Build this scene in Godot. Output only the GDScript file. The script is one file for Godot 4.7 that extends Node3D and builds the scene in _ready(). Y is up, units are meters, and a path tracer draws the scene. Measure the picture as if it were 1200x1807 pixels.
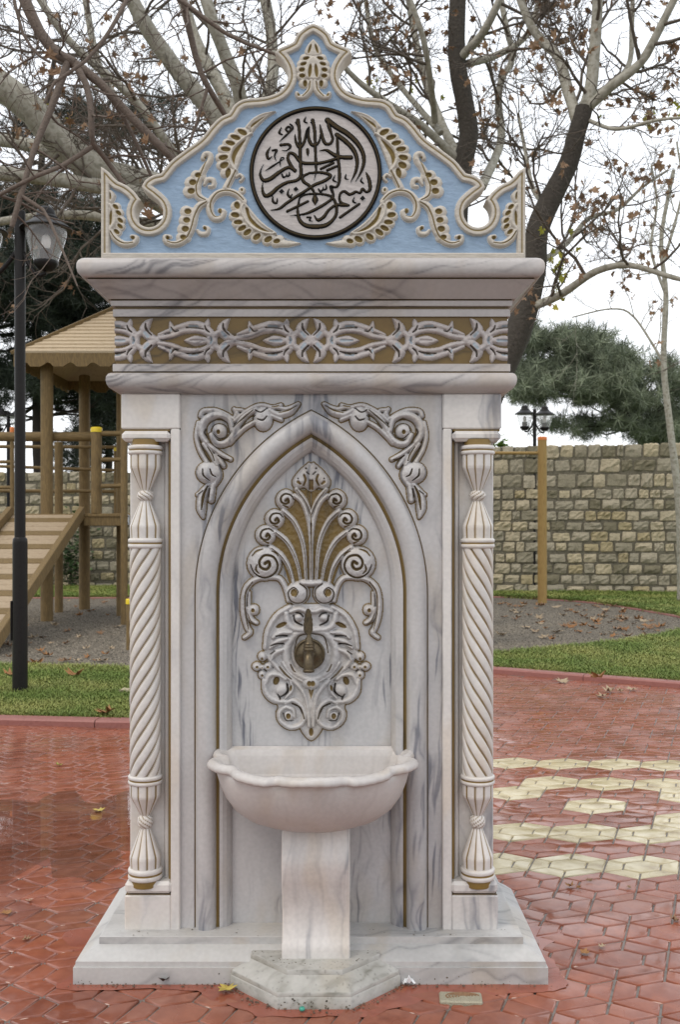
extends Node3D
# A carved marble street fountain in a small park: paved plaza, playground, stone walls, bare plane trees.

const FOCAL := 1800.0      # pixels of the 1200 x 1807 photograph
const EYE := Vector3(0.083, 1.29, 3.0)
const HORIZON := 930.0
const GOLD := Color(0.36, 0.240, 0.068)
const WHITE := Color(1, 1, 1)
var mats := {}
var used_names := {}
var rng := RandomNumberGenerator.new()

# ---------- pixels to places ----------
func at_depth(px: float, py: float, d: float) -> Vector3:
	return Vector3((px - 600.0) * d / FOCAL + EYE.x, EYE.y + (HORIZON - py) * d / FOCAL, EYE.z - d)
func on_ground(px: float, py: float) -> Vector3:
	return at_depth(px, py, FOCAL * EYE.y / (py - HORIZON))
func on_plane(px: float, py: float, z: float) -> Vector3:
	return at_depth(px, py, EYE.z - z)

# ---------- mesh collecting ----------
class MB:
	var v := PackedVector3Array()
	var n := PackedVector3Array()
	var c := PackedColorArray()
	var ix := PackedInt32Array()
	func vert(p: Vector3, nn: Vector3, col := Color(1, 1, 1)) -> int:
		v.append(p); n.append(nn); c.append(col)
		return v.size() - 1
	func tri(a: int, b: int, d: int) -> void:
		var g := (v[d] - v[a]).cross(v[b] - v[a])
		if g.dot(n[a] + n[b] + n[d]) < 0.0:
			ix.append(a); ix.append(d); ix.append(b)
		else:
			ix.append(a); ix.append(b); ix.append(d)
	func quad(a: int, b: int, d: int, e: int) -> void:
		tri(a, b, d); tri(a, d, e)
	# a flat polygon fan with one normal
	func flat(pts: Array, nn: Vector3, col := Color(1, 1, 1)) -> void:
		var k := v.size()
		for p in pts: vert(p, nn, col)
		for i in range(1, pts.size() - 1): tri(k, k + i, k + i + 1)
	# a flat quad whose normal points away from the point inside
	func away(pts: Array, inside: Vector3, col := Color(1, 1, 1)) -> void:
		var nn: Vector3 = (pts[2] - pts[0]).cross(pts[1] - pts[0]).normalized()
		var mid: Vector3 = (pts[0] + pts[1] + pts[2]) / 3.0
		if nn.dot(mid - inside) < 0.0: nn = -nn
		flat(pts, nn, col)
	func mesh() -> ArrayMesh:
		var m := ArrayMesh.new()
		var a := []
		a.resize(Mesh.ARRAY_MAX)
		a[Mesh.ARRAY_VERTEX] = v
		a[Mesh.ARRAY_NORMAL] = n
		a[Mesh.ARRAY_COLOR] = c
		a[Mesh.ARRAY_INDEX] = ix
		m.add_surface_from_arrays(Mesh.PRIMITIVE_TRIANGLES, a)
		return m

func numbered(called: String) -> String:
	if not used_names.has(called):
		used_names[called] = 0
		return called
	used_names[called] += 1
	return "%s_%03d" % [called, used_names[called]]
func put(mesh: Mesh, called: String, m: Material, parent: Node3D) -> MeshInstance3D:
	var o := MeshInstance3D.new()
	o.mesh = mesh
	o.material_override = m
	o.name = numbered(called) if parent == self else called
	parent.add_child(o, true)
	return o
func tag(o: Node3D, label: String, category := "", group := "", kind := "") -> Node3D:
	if label: o.set_meta("label", label)
	if category: o.set_meta("category", category)
	if group: o.set_meta("group", group)
	if kind: o.set_meta("kind", kind)
	return o
func thing(called: String, label: String, category: String, where := Vector3.ZERO, turn := 0.0, group := "") -> Node3D:
	var o := Node3D.new()
	o.name = numbered(called)
	add_child(o)
	o.position = where
	o.rotation.y = turn
	return tag(o, label, category, group)
func holder(called: String, parent: Node3D) -> Node3D:
	var o := Node3D.new()
	o.name = called
	parent.add_child(o, true)
	return o

# ---------- shapes ----------
func box(mb: MB, lo: Vector3, hi: Vector3, bev := 0.003, col := Color(1, 1, 1), xf := Transform3D.IDENTITY) -> void:
	# a box with bevelled edges
	var ctr := (lo + hi) * 0.5
	var hs := (hi - lo) * 0.5
	bev = minf(bev, minf(hs.x, minf(hs.y, hs.z)) * 0.9)
	var b := xf.basis
	var corner := func(sx: float, sy: float, sz: float, axis: int) -> Vector3:
		var p := Vector3(sx * (hs.x - (0.0 if axis == 0 else bev)), sy * (hs.y - (0.0 if axis == 1 else bev)), sz * (hs.z - (0.0 if axis == 2 else bev)))
		return xf * (ctr + p)
	var mid := xf * ctr
	for s in [-1.0, 1.0]:
		mb.away([corner.call(s, -1, -1, 0), corner.call(s, 1, -1, 0), corner.call(s, 1, 1, 0), corner.call(s, -1, 1, 0)], mid, col)
		mb.away([corner.call(-1, s, -1, 1), corner.call(1, s, -1, 1), corner.call(1, s, 1, 1), corner.call(-1, s, 1, 1)], mid, col)
		mb.away([corner.call(-1, -1, s, 2), corner.call(1, -1, s, 2), corner.call(1, 1, s, 2), corner.call(-1, 1, s, 2)], mid, col)
		for t in [-1.0, 1.0]:
			mb.away([corner.call(s, t, -1, 0), corner.call(s, t, 1, 0), corner.call(s, t, 1, 1), corner.call(s, t, -1, 1)], mid, col)
			mb.away([corner.call(s, -1, t, 0), corner.call(s, 1, t, 0), corner.call(s, 1, t, 2), corner.call(s, -1, t, 2)], mid, col)
			mb.away([corner.call(-1, s, t, 1), corner.call(1, s, t, 1), corner.call(1, s, t, 2), corner.call(-1, s, t, 2)], mid, col)
			for u in [-1.0, 1.0]:
				mb.away([corner.call(s, t, u, 0), corner.call(s, t, u, 1), corner.call(s, t, u, 2)], mid, col)
func curve2(pts: Array, step := 3.0) -> PackedVector2Array:
	# Catmull-Rom through the points
	var out := PackedVector2Array()
	var m := pts.size()
	for i in m - 1:
		var p0: Vector2 = pts[maxi(i - 1, 0)]
		var p1: Vector2 = pts[i]
		var p2: Vector2 = pts[i + 1]
		var p3: Vector2 = pts[mini(i + 2, m - 1)]
		var k := maxi(1, int(ceil(p1.distance_to(p2) / step)))
		for j in k:
			out.append(p1.cubic_interpolate(p2, p0, p3, float(j) / k))
	out.append(pts[m - 1])
	return out
func curve3(pts: Array, step: float) -> PackedVector3Array:
	var out := PackedVector3Array()
	var m := pts.size()
	for i in m - 1:
		var p0: Vector3 = pts[maxi(i - 1, 0)]
		var p1: Vector3 = pts[i]
		var p2: Vector3 = pts[i + 1]
		var p3: Vector3 = pts[mini(i + 2, m - 1)]
		var k := maxi(1, int(ceil(p1.distance_to(p2) / step)))
		for j in k:
			out.append(p1.cubic_interpolate(p2, p0, p3, float(j) / k))
	out.append(pts[m - 1])
	return out
func tube(mb: MB, pts: PackedVector3Array, r0: float, r1: float, sides := 8, col := Color(1, 1, 1), rough := 0.0, caps := true) -> void:
	var m := pts.size()
	if m < 2: return
	var side := Vector3.RIGHT
	var first := mb.v.size()
	for i in m:
		var d := (pts[mini(i + 1, m - 1)] - pts[maxi(i - 1, 0)]).normalized()
		if i == 0: side = d.cross(Vector3(0.31, 0.2, 0.93)).normalized()
		side = (side - d * side.dot(d)).normalized()
		var up := d.cross(side)
		var r := lerpf(r0, r1, float(i) / (m - 1))
		for k in sides:
			var a := TAU * k / sides
			var q := side * cos(a) + up * sin(a)
			mb.vert(pts[i] + q * r * (1.0 + (rng.randf_range(-rough, rough) if rough > 0.0 else 0.0)), q, col)
	for i in m - 1:
		for k in sides:
			var a := first + i * sides + k
			var b := first + i * sides + (k + 1) % sides
			mb.quad(a, b, b + sides, a + sides)
	if caps:
		for e in [0, m - 1]:
			var d := (pts[1] - pts[0]).normalized() * -1.0 if e == 0 else (pts[m - 1] - pts[m - 2]).normalized()
			var ring := []
			for k in sides: ring.append(mb.v[first + e * sides + k])
			mb.flat(ring, d, col)
# profile points [offset, height] from the bottom up, carried round the corners that corner(offset) gives as Vector2(x, z)
func tiers(mb: MB, prof: Array, corner: Callable, closed := true, cols := [], inside := Vector2.ZERO) -> void:
	var m := prof.size()
	var nr := []
	for j in m - 1:
		var d := Vector2(prof[j + 1][0] - prof[j][0], prof[j + 1][1] - prof[j][1]).normalized()
		nr.append(Vector2(d.y, -d.x))
	var sets := []
	for j in m: sets.append(corner.call(prof[j][0]))
	var cn: int = sets[0].size()
	for e in (cn if closed else cn - 1):
		var f := (e + 1) % cn
		var mid: Vector2 = (sets[0][e] + sets[0][f]) * 0.5
		var ed: Vector2 = (sets[0][f] - sets[0][e]).normalized()
		var out := Vector2(ed.y, -ed.x)
		if out.dot(mid - inside) < 0.0: out = -out
		for j in m - 1:
			var na: Vector2 = nr[j]
			var nb: Vector2 = nr[j]
			if j > 0 and nr[j - 1].dot(nr[j]) > 0.72: na = (nr[j] + nr[j - 1]).normalized()
			if j < m - 2 and nr[j + 1].dot(nr[j]) > 0.72: nb = (nr[j] + nr[j + 1]).normalized()
			var col: Color = cols[j] if cols.size() > j else Color(1, 1, 1)
			var n0 := Vector3(out.x * na.x, na.y, out.y * na.x)
			var n1 := Vector3(out.x * nb.x, nb.y, out.y * nb.x)
			var a := mb.vert(Vector3(sets[j][e].x, prof[j][1], sets[j][e].y), n0, col)
			var b := mb.vert(Vector3(sets[j][f].x, prof[j][1], sets[j][f].y), n0, col)
			var c := mb.vert(Vector3(sets[j + 1][f].x, prof[j + 1][1], sets[j + 1][f].y), n1, col)
			var d := mb.vert(Vector3(sets[j + 1][e].x, prof[j + 1][1], sets[j + 1][e].y), n1, col)
			mb.quad(a, b, c, d)
	for end in [0, m - 1]:
		var ring := []
		for p in sets[end]: ring.append(Vector3(p.x, prof[end][1], p.y))
		mb.flat(ring, Vector3.DOWN if end == 0 else Vector3.UP, cols[mini(end, cols.size() - 1)] if cols.size() > 0 else Color(1, 1, 1))
# a lathe about the y axis; prof of Vector2(radius, y) from the bottom up; wave(theta, y) -> [radius factor, gold share]
func lathe(mb: MB, prof: PackedVector2Array, sides: int, base := Vector3.ZERO, wave = null, col := Color(1, 1, 1), paint := GOLD) -> void:
	var m := prof.size()
	var first := mb.v.size()
	for i in m:
		for k in sides:
			var a := TAU * k / sides
			var r := prof[i].x
			var cc := col
			if wave != null:
				var w: Array = wave.call(a, prof[i].y)
				r *= w[0]
				cc = col.lerp(paint, w[1])
			mb.vert(base + Vector3(cos(a) * r, prof[i].y, sin(a) * r), Vector3.UP, cc)
	for i in m:
		for k in sides:
			var dv := mb.v[first + mini(i + 1, m - 1) * sides + k] - mb.v[first + maxi(i - 1, 0) * sides + k]
			var du := mb.v[first + i * sides + (k + 1) % sides] - mb.v[first + i * sides + (k + sides - 1) % sides]
			var nn := dv.cross(du)
			if nn.length() < 1e-12: nn = Vector3(0, 1.0 if i > m / 2 else -1.0, 0)
			mb.n[first + i * sides + k] = nn.normalized()
	for i in m - 1:
		for k in sides:
			var a := first + i * sides + k
			var b := first + i * sides + (k + 1) % sides
			mb.quad(a, b, b + sides, a + sides)

# ---------- carved relief: a field of heights over a patch of the facade, in photograph pixels ----------
class Relief:
	var x0: float
	var y0: float
	var g: float
	var w: int
	var h: int
	var hh := PackedFloat32Array()
	var cc := PackedColorArray()
	var gr := PackedFloat32Array()
	var ga := PackedFloat32Array()
	var gc := PackedColorArray()
	var ops := []
	func setup(lo: Vector2, hi: Vector2, step: float) -> void:
		x0 = lo.x; y0 = lo.y; g = step
		w = int((hi.x - lo.x) / step) + 1
		h = int((hi.y - lo.y) / step) + 1
		hh.resize(w * h); cc.resize(w * h); gr.resize(w * h); ga.resize(w * h); gc.resize(w * h)
		cc.fill(Color(1, 1, 1))
	func capsule(a: Vector2, b: Vector2, ra: float, rb: float, high: float, col: Color, shape: int, low := 0.0) -> void:
		var rm := maxf(ra, rb)
		var i0 := maxi(0, int(floor((minf(a.x, b.x) - rm - x0) / g)))
		var i1 := mini(w - 1, int(ceil((maxf(a.x, b.x) + rm - x0) / g)))
		var j0 := maxi(0, int(floor((minf(a.y, b.y) - rm - y0) / g)))
		var j1 := mini(h - 1, int(ceil((maxf(a.y, b.y) + rm - y0) / g)))
		var ab := b - a
		var l2 := maxf(ab.length_squared(), 1e-6)
		for j in range(j0, j1 + 1):
			for i in range(i0, i1 + 1):
				var p := Vector2(x0 + i * g, y0 + j * g)
				var t := clampf((p - a).dot(ab) / l2, 0.0, 1.0)
				var d := p.distance_to(a + ab * t)
				var r := lerpf(ra, rb, t)
				if d >= r: continue
				var q := d / r
				var k := j * w + i
				if shape == 2:
					var dep := high * (1.0 - q * q)
					if dep > gr[k]: gr[k] = dep
					var al := minf(1.0, (1.0 - q) * 2.2)
					if al > ga[k]:
						ga[k] = al; gc[k] = col
					continue
				var hgt := low + high * (pow(1.0 - q * q, 0.72) if shape == 0 else minf(1.0, (r - d) / minf(r, 2.6)))
				if hgt > hh[k]:
					hh[k] = hgt; cc[k] = col
				elif shape == 3 and hh[k] < hgt + 0.02:
					cc[k] = col
	func path(pts: PackedVector2Array, ws: Array, high: float, col: Color, shape: int, low := 0.0, grow := 0.0) -> void:
		var m := pts.size()
		for i in maxi(1, m - 1):
			var t0 := float(i) / maxi(1, m - 1) * (ws.size() - 1)
			var t1 := float(i + 1) / maxi(1, m - 1) * (ws.size() - 1)
			var k0 := mini(int(t0), ws.size() - 1)
			var k1 := mini(int(t1), ws.size() - 1)
			var ra: float = lerpf(ws[k0], ws[mini(k0 + 1, ws.size() - 1)], t0 - k0) * 0.5 + grow
			var rb: float = lerpf(ws[k1], ws[mini(k1 + 1, ws.size() - 1)], t1 - k1) * 0.5 + grow
			capsule(pts[i], pts[mini(i + 1, m - 1)], ra, rb, high, col, shape, low)
	func pillow(poly: PackedVector2Array, high: float, bevel: float, col: Color, low := 0.0, groove := false) -> void:
		var lo := poly[0]
		var hi := poly[0]
		for p in poly:
			lo = lo.min(p); hi = hi.max(p)
		var m := poly.size()
		for j in range(maxi(0, int((lo.y - y0) / g)), mini(h - 1, int((hi.y - y0) / g) + 1) + 1):
			for i in range(maxi(0, int((lo.x - x0) / g)), mini(w - 1, int((hi.x - x0) / g) + 1) + 1):
				var p := Vector2(x0 + i * g, y0 + j * g)
				if not Geometry2D.is_point_in_polygon(p, poly): continue
				var d := 1e9
				for e in m:
					d = minf(d, p.distance_squared_to(Geometry2D.get_closest_point_to_segment(p, poly[e], poly[(e + 1) % m])))
				var q := minf(1.0, sqrt(d) / bevel)
				var k := j * w + i
				if groove:
					gr[k] = maxf(gr[k], high * q)
					ga[k] = maxf(ga[k], minf(1.0, q * 2.5))
					gc[k] = col
					continue
				var hgt := low + high * sqrt(1.0 - (1.0 - q) * (1.0 - q))
				if hgt > hh[k]:
					hh[k] = hgt; cc[k] = col
	func soften(times: int, chip: float, seed_: int) -> void:
		# rounds the creases between shapes and leaves the unevenness of a chisel
		for t in times:
			var old := hh.duplicate()
			for j in range(1, h - 1):
				for i in range(1, w - 1):
					var k := j * w + i
					if old[k] < 0.0025: continue
					var a := minf(old[k - 1], old[k + 1])
					var b := minf(old[k - w], old[k + w])
					if a < 0.0015 or b < 0.0015: continue
					hh[k] = old[k] * 0.36 + (old[k - 1] + old[k + 1] + old[k - w] + old[k + w]) * 0.16
		if chip <= 0.0: return
		var n := FastNoiseLite.new()
		n.seed = seed_
		n.frequency = 0.09
		n.fractal_octaves = 3
		for j in h:
			for i in w:
				var k := j * w + i
				if hh[k] > 0.003: hh[k] += n.get_noise_2d(i * g, j * g) * chip
	func mirror() -> void:
		for j in h:
			for i in w:
				var k := j * w + i
				var o := j * w + (w - 1 - i)
				if i < w - 1 - i:
					if hh[o] < hh[k]:
						hh[o] = hh[k]; cc[o] = cc[k]
					else:
						hh[k] = hh[o]; cc[k] = cc[o]
					if ga[o] < ga[k]:
						ga[o] = ga[k]; gr[o] = gr[k]; gc[o] = gc[k]
					else:
						ga[k] = ga[o]; gr[k] = gr[o]; gc[k] = gc[o]
	# mesh on the plane z; flip mirrors the patch about the pixel column axis
	func emit(mb: MB, sc: float, eye: Vector3, horizon: float, z: float, flip := -1.0) -> void:
		var id := PackedInt32Array()
		id.resize(w * h)
		id.fill(-1)
		for k in w * h:
			if ga[k] > 0.0 and hh[k] > 0.0:
				hh[k] = maxf(0.0004, hh[k] - gr[k])
				cc[k] = cc[k].lerp(gc[k], ga[k])
			gr[k] = 0.0
		for j in h - 1:
			for i in w - 1:
				var k := j * w + i
				var q := [k, k + 1, k + w + 1, k + w]
				if hh[k] <= 0.0 and hh[k + 1] <= 0.0 and hh[k + w + 1] <= 0.0 and hh[k + w] <= 0.0: continue
				for e in 4:
					var kk: int = q[e]
					if id[kk] >= 0: continue
					var ii := kk % w
					var jj := kk / w
					var px := x0 + ii * g
					if flip > 0.0: px = 2.0 * flip - px
					var hx := (hh[jj * w + mini(ii + 1, w - 1)] - hh[jj * w + maxi(ii - 1, 0)]) / (2.0 * g / sc)
					var hy := (hh[mini(jj + 1, h - 1) * w + ii] - hh[maxi(jj - 1, 0) * w + ii]) / (2.0 * g / sc)
					if flip > 0.0: hx = -hx
					var hz := hh[kk]
					if hz <= 0.0: hz = -0.001
					id[kk] = mb.vert(Vector3((px - 600.0) / sc + eye.x, eye.y + (horizon - y0 - jj * g) / sc, z + hz), Vector3(-hx, hy, 1.0).normalized(), cc[kk])
				mb.quad(id[q[0]], id[q[1]], id[q[2]], id[q[3]])
func xy(a: Array, o: Vector2, s: float) -> Array:
	var out := []
	for i in range(0, a.size(), 2): out.append(o + Vector2(a[i], a[i + 1]) / s)
	return out

# items: s stroke, d dome, p pillow, f flat fill, g painted groove, h painted hollow (ellipse), q painted hollow (outline)
func ring_of(it: Array, o: Vector2, s: float) -> PackedVector2Array:
	var out := PackedVector2Array()
	if it[0] == "d" or it[0] == "h":
		for k in 20:
			var a := TAU * k / 20.0
			out.append(o + (Vector2(it[1][0], it[1][1]) + Vector2(cos(a) * it[2], sin(a) * it[3]).rotated(deg_to_rad(it[4]))) / s)
	else:
		var pts := xy(it[1], o, s)
		pts.append(pts[0])
		out = curve2(pts, 4.0) if it[0] != "f" else PackedVector2Array(pts)
		out.remove_at(out.size() - 1)
	return out
func carve(r: Relief, items: Array, o: Vector2, s: float, line := 2.2, paint := GOLD, full := 1.0, deep := 1.0) -> void:
	if line > 0.0:
		for it in items:
			if it[0] == "s":
				var ws := []
				for x in it[2]: ws.append(x / s * full)
				r.path(curve2(xy(it[1], o, s)), ws, 0.0012, paint, 1, 0.0, line)
			elif it[0] in ["d", "p"]:
				var c := ring_of(it, o, s)
				c.append(c[0])
				r.path(c, [line * 2.0], 0.0012, paint, 1)
	for it in items:
		match it[0]:
			"s":
				var ws := []
				for x in it[2]: ws.append(x / s * full)
				r.path(curve2(xy(it[1], o, s)), ws, it[3] * deep, it[4] if it.size() > 4 else WHITE, 0, it[5] if it.size() > 5 else 0.003)
			"d": r.pillow(ring_of(it, o, s), it[5] * deep, minf(it[2], it[3]) / s, it[6] if it.size() > 6 else WHITE, 0.002)
			"p": r.pillow(ring_of(it, o, s), it[2], it[3] / s, it[4] if it.size() > 4 else WHITE, 0.002)
			"f": r.pillow(ring_of(it, o, s), it[2], 2.0, it[3], 0.0005)
	for it in items:
		match it[0]:
			"g":
				var ws := []
				for x in it[2]: ws.append(x / s * 1.45)
				r.path(curve2(xy(it[1], o, s)), ws, it[3], it[4] if it.size() > 4 else paint, 2)
			"h": r.pillow(ring_of(it, o, s), it[5] if it.size() > 5 else 0.006, 2.5, paint, 0.0, true)
			"q": r.pillow(ring_of(it, o, s), 0.006, 2.5, paint, 0.0, true)
func relief_mesh(r: Relief, z: float, flip := -1.0) -> ArrayMesh:
	var mb := MB.new()
	r.emit(mb, FOCAL / (EYE.z - z), EYE, HORIZON, z, flip)
	return mb.mesh()

const DARK := Color(0.13, 0.105, 0.075)
func central_carving() -> ArrayMesh:
	var r := Relief.new()
	r.setup(Vector2(549.2 - 130, 812), Vector2(549.2 + 130, 1309), 1.0)
	var o := Vector2(420, 810)
	var items := [
		["f", [595, 250, 480, 250, 400, 340, 330, 450, 240, 570, 230, 680, 330, 740, 380, 900, 420, 1020, 596, 1020], 0.005, GOLD],
		["s", [475, 250, 545, 330, 590, 430, 598, 520], [40, 34, 24, 16], 0.014],
		["s", [465, 300, 520, 350, 560, 440, 585, 560, 597, 760, 600, 990], [44, 46, 40, 34, 28, 24], 0.013],
		["s", [370, 420, 450, 500, 510, 620, 540, 760, 555, 990], [48, 46, 40, 32, 24], 0.014],
		["s", [300, 590, 390, 660, 450, 760, 490, 880, 510, 990], [48, 46, 40, 30, 24], 0.014],
		["s", [270, 720, 350, 780, 410, 870, 440, 960, 455, 1020], [54, 52, 42, 32, 26], 0.014],
		["s", [200, 965, 320, 965, 370, 1010, 400, 1090, 415, 1150], [40, 46, 46, 44, 44], 0.012],
		["d", [385, 330], 76, 84, 30, 0.021], ["d", [300, 490], 82, 82, 0, 0.021], ["d", [226, 620], 86, 84, 0, 0.021],
		["p", [578, 28, 500, 95, 445, 170, 448, 220, 480, 246, 535, 232, 596, 268, 650, 232, 700, 246, 740, 220, 740, 170, 680, 95], 0.02, 70],
		["d", [215, 850], 142, 142, 0, 0.023],
		["d", [485, 1090], 96, 96, 0, 0.022], ["s", [520, 1005, 596, 1010], [60, 60], 0.018],
		["g", [478, 252, 545, 345, 588, 440, 598, 520, 600, 980], [5, 7, 7, 6, 5], 0.004, DARK.lerp(GOLD, 0.5)],
		["g", [380, 440, 455, 515, 515, 640, 545, 780, 556, 985], [6, 7, 7, 6, 5], 0.004, DARK.lerp(GOLD, 0.5)],
		["g", [310, 600, 395, 675, 455, 770, 495, 890, 511, 985], [6, 7, 7, 6, 5], 0.004, DARK.lerp(GOLD, 0.5)],
		["g", [280, 730, 355, 795, 412, 885, 440, 975], [6, 7, 7, 5], 0.004, DARK.lerp(GOLD, 0.5)],
		["g", [540, 135, 552, 175, 535, 215], [16, 16, 12], 0.006], ["g", [588, 180, 588, 245], [18, 18], 0.006],
		["g", [490, 190, 510, 205], [22, 14], 0.005], ["g", [488, 162, 490, 162], [10, 10], 0.005, DARK], ["g", [553, 78, 556, 80], [14, 14], 0.005, DARK], ["g", [560, 110, 580, 128], [10, 8], 0.004, DARK],
		["g", [225, 850, 252, 835, 262, 866, 235, 897, 190, 880, 180, 830, 220, 785, 290, 797, 325, 862, 298, 930, 220, 965, 140, 930, 105, 860], [22, 20, 18, 16, 15, 15, 14, 13, 12, 11, 10, 8, 5], 0.012, DARK.lerp(GOLD, 0.65)],
		["g", [118, 790, 150, 752, 205, 732], [6, 14, 6], 0.007], ["g", [160, 860, 150, 900, 175, 930], [6, 14, 6], 0.008], ["g", [330, 790, 312, 765, 280, 750], [6, 12, 6], 0.006],
		["g", [505, 1012, 560, 1060, 555, 1135, 500, 1172, 432, 1152, 412, 1085, 455, 1045, 492, 1078, 470, 1122], [8, 9, 9, 9, 9, 9, 8, 7, 6], 0.007, DARK.lerp(GOLD, 0.4)], ["h", [458, 1085], 30, 34, 0, 0.008],
		["g", [120, 1000, 70, 1080, 58, 1180], [6, 8, 8], 0.004, DARK.lerp(GOLD, 0.5)],
	]
	for ball in [[388, 338, 0.0, 1.0], [304, 498, -0.25, 1.02], [230, 628, -0.45, 1.05]]:   # curled leaf tips
		var curl := []
		for q in [[4, 4], [20, -8], [26, 16], [2, 30], [-30, 16], [-36, -20], [-4, -50], [46, -40], [66, -6]]:
			var e: Vector2 = Vector2(q[0], q[1]).rotated(ball[2]) * ball[3]
			curl.append_array([ball[0] + e.x, ball[1] + e.y])
		items.append(["g", curl, [20, 18, 16, 14, 13, 12, 11, 9, 5], 0.011, DARK.lerp(GOLD, 0.6)])
		items.append(["g", [ball[0] - 20, ball[1] + 40, ball[0] + 18, ball[1] + 56], [6, 14], 0.007])
	carve(r, items, o, 4.615, 2.2, GOLD, 1.0, 1.3)
	o = Vector2(420, 1050)
	carve(r, [
		["s", [190, -142, 125, -118, 70, -60, 46, 40, 48, 160, 76, 265, 98, 305, 52, 345], [40, 46, 50, 50, 48, 44, 42, 32], 0.014],
		["s", [85, 110, 105, 190, 150, 225], [44, 46, 34], 0.012], ["d", [128, 120], 44, 46, 0, 0.018], ["s", [95, -20, 90, 60, 100, 140], [20, 26, 30], 0.011],
		["g", [120, -105, 66, -30, 58, 90, 72, 200, 90, 280], [6, 7, 8, 8, 6], 0.005, DARK.lerp(GOLD, 0.6)], ["h", [125, 122], 18, 20, 0, 0.008], ["g", [80, 150, 110, 215, 150, 240], [6, 8, 6], 0.005, DARK.lerp(GOLD, 0.6)],
	], o, 4.615, 2.2, GOLD, 1.08, 1.3)
	carve(r, [
		["p", [597, 70, 410, 85, 320, 150, 245, 285, 215, 450, 290, 590, 470, 700, 597, 720, 724, 700, 904, 590, 979, 450, 949, 285, 874, 150, 784, 85], 0.006, 20],
		["p", [597, 640, 300, 590, 222, 640, 205, 740, 245, 845, 325, 895, 330, 990, 390, 1065, 505, 1075, 597, 1060, 689, 1075, 804, 1065, 864, 990, 869, 895, 949, 845, 989, 740, 972, 640, 894, 590], 0.007, 24],
		["s", [425, 95, 320, 165, 245, 290, 222, 430], [40, 48, 48, 36], 0.013],
		["s", [395, 150, 412, 225, 465, 272, 597, 285], [50, 66, 64, 50], 0.016, WHITE], ["s", [430, 130, 500, 110, 560, 130, 597, 125], [40, 50, 50, 46], 0.016, WHITE], ["d", [490, 180], 42, 38, 0, 0.019],
		["s", [435, 300, 345, 305, 285, 345], [40, 62, 26], 0.017], ["s", [405, 352, 325, 372, 262, 428], [40, 62, 24], 0.017], ["s", [365, 440, 300, 470, 268, 530], [40, 64, 26], 0.017],
		["s", [268, 520, 330, 592, 405, 660, 485, 722, 545, 812, 572, 930, 580, 1060], [40, 52, 46, 44, 44, 44, 36], 0.015], ["s", [365, 545, 430, 635, 525, 695], [30, 40, 30], 0.012],
		["s", [597, 285, 480, 310, 405, 400, 395, 500, 440, 600, 530, 665, 597, 680], [56, 70, 80, 84, 80, 64, 50], 0.014],
		["d", [200, 498], 38, 40, 0, 0.014], ["d", [155, 580], 40, 36, 0, 0.014], ["d", [200, 645], 36, 40, 0, 0.014], ["d", [248, 580], 38, 36, 0, 0.014], ["d", [200, 585], 22, 22, 0, 0.016],
		["s", [212, 690, 235, 790, 300, 850, 395, 860], [36, 62, 62, 40], 0.016], ["s", [225, 720, 262, 645, 335, 645, 390, 680], [34, 50, 46, 30], 0.015], ["d", [360, 765], 64, 56, -35, 0.018], ["s", [428, 695, 442, 765, 385, 835], [24, 44, 24], 0.015],
		["s", [385, 875, 450, 850, 520, 900, 545, 965, 520, 1040, 430, 1070, 352, 1020, 340, 950, 390, 905, 450, 930, 462, 985], [36, 46, 48, 48, 48, 50, 50, 46, 44, 42, 30], 0.015], ["d", [412, 978], 48, 48, 0, 0.017],
		["d", [580, 712], 58, 52, 0, 0.019], ["s", [597, 760, 590, 860, 588, 1000], [50, 36, 40], 0.011],
		["p", [597, 1040, 505, 1072, 597, 1182, 689, 1072], 0.009, 30],
		["h", [355, 242], 52, 20, -25, 0.01], ["g", [455, 165, 470, 215, 525, 245], [12, 14, 8], 0.008, DARK], ["g", [470, 140, 510, 150, 530, 175], [8, 10, 8], 0.006, DARK],
		["g", [310, 330, 365, 325, 400, 330], [6, 14, 8], 0.008, DARK], ["g", [265, 410, 320, 392, 375, 395], [6, 14, 8], 0.008, DARK], ["g", [265, 480, 300, 450], [8, 10], 0.006, DARK],
		["g", [340, 580, 390, 640, 440, 680], [8, 16, 6], 0.007, DARK.lerp(GOLD, 0.4)], ["h", [198, 515], 12, 16, 0], ["h", [158, 582], 14, 14, 0], ["h", [200, 650], 12, 14, 0], ["h", [245, 582], 14, 14, 0], ["h", [200, 586], 8, 8, 0],
		["h", [312, 695], 26, 38, 20, 0.012], ["g", [400, 720, 405, 780, 350, 825], [10, 16, 8], 0.01, DARK], ["h", [432, 750], 12, 28, 15, 0.008], ["g", [325, 800, 345, 840], [6, 12], 0.008, DARK],
		["g", [440, 880, 500, 905, 528, 960, 540, 1000], [8, 14, 12, 8], 0.008, DARK.lerp(GOLD, 0.4)], ["h", [412, 978], 22, 26, 0, 0.009], ["g", [370, 960, 395, 1015, 450, 1015], [8, 10, 6], 0.007, DARK],
		["h", [582, 714], 22, 26, 0, 0.006], ["q", [570, 765, 597, 765, 597, 850], 0], ["h", [597, 1110], 20, 36, 0, 0.005], ["g", [430, 560, 455, 610, 470, 620], [8, 12, 6], 0.005, DARK.lerp(GOLD, 0.5)],
		["g", [597, 310, 500, 330, 470, 400, 460, 470], [8, 10, 8, 6], 0.004, DARK.lerp(GOLD, 0.5)],
	], o, 4.615, 2.2, GOLD, 1.08, 1.3)
	r.mirror()
	r.soften(1, 0.0014, 3)
	return relief_mesh(r, -0.037)
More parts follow.
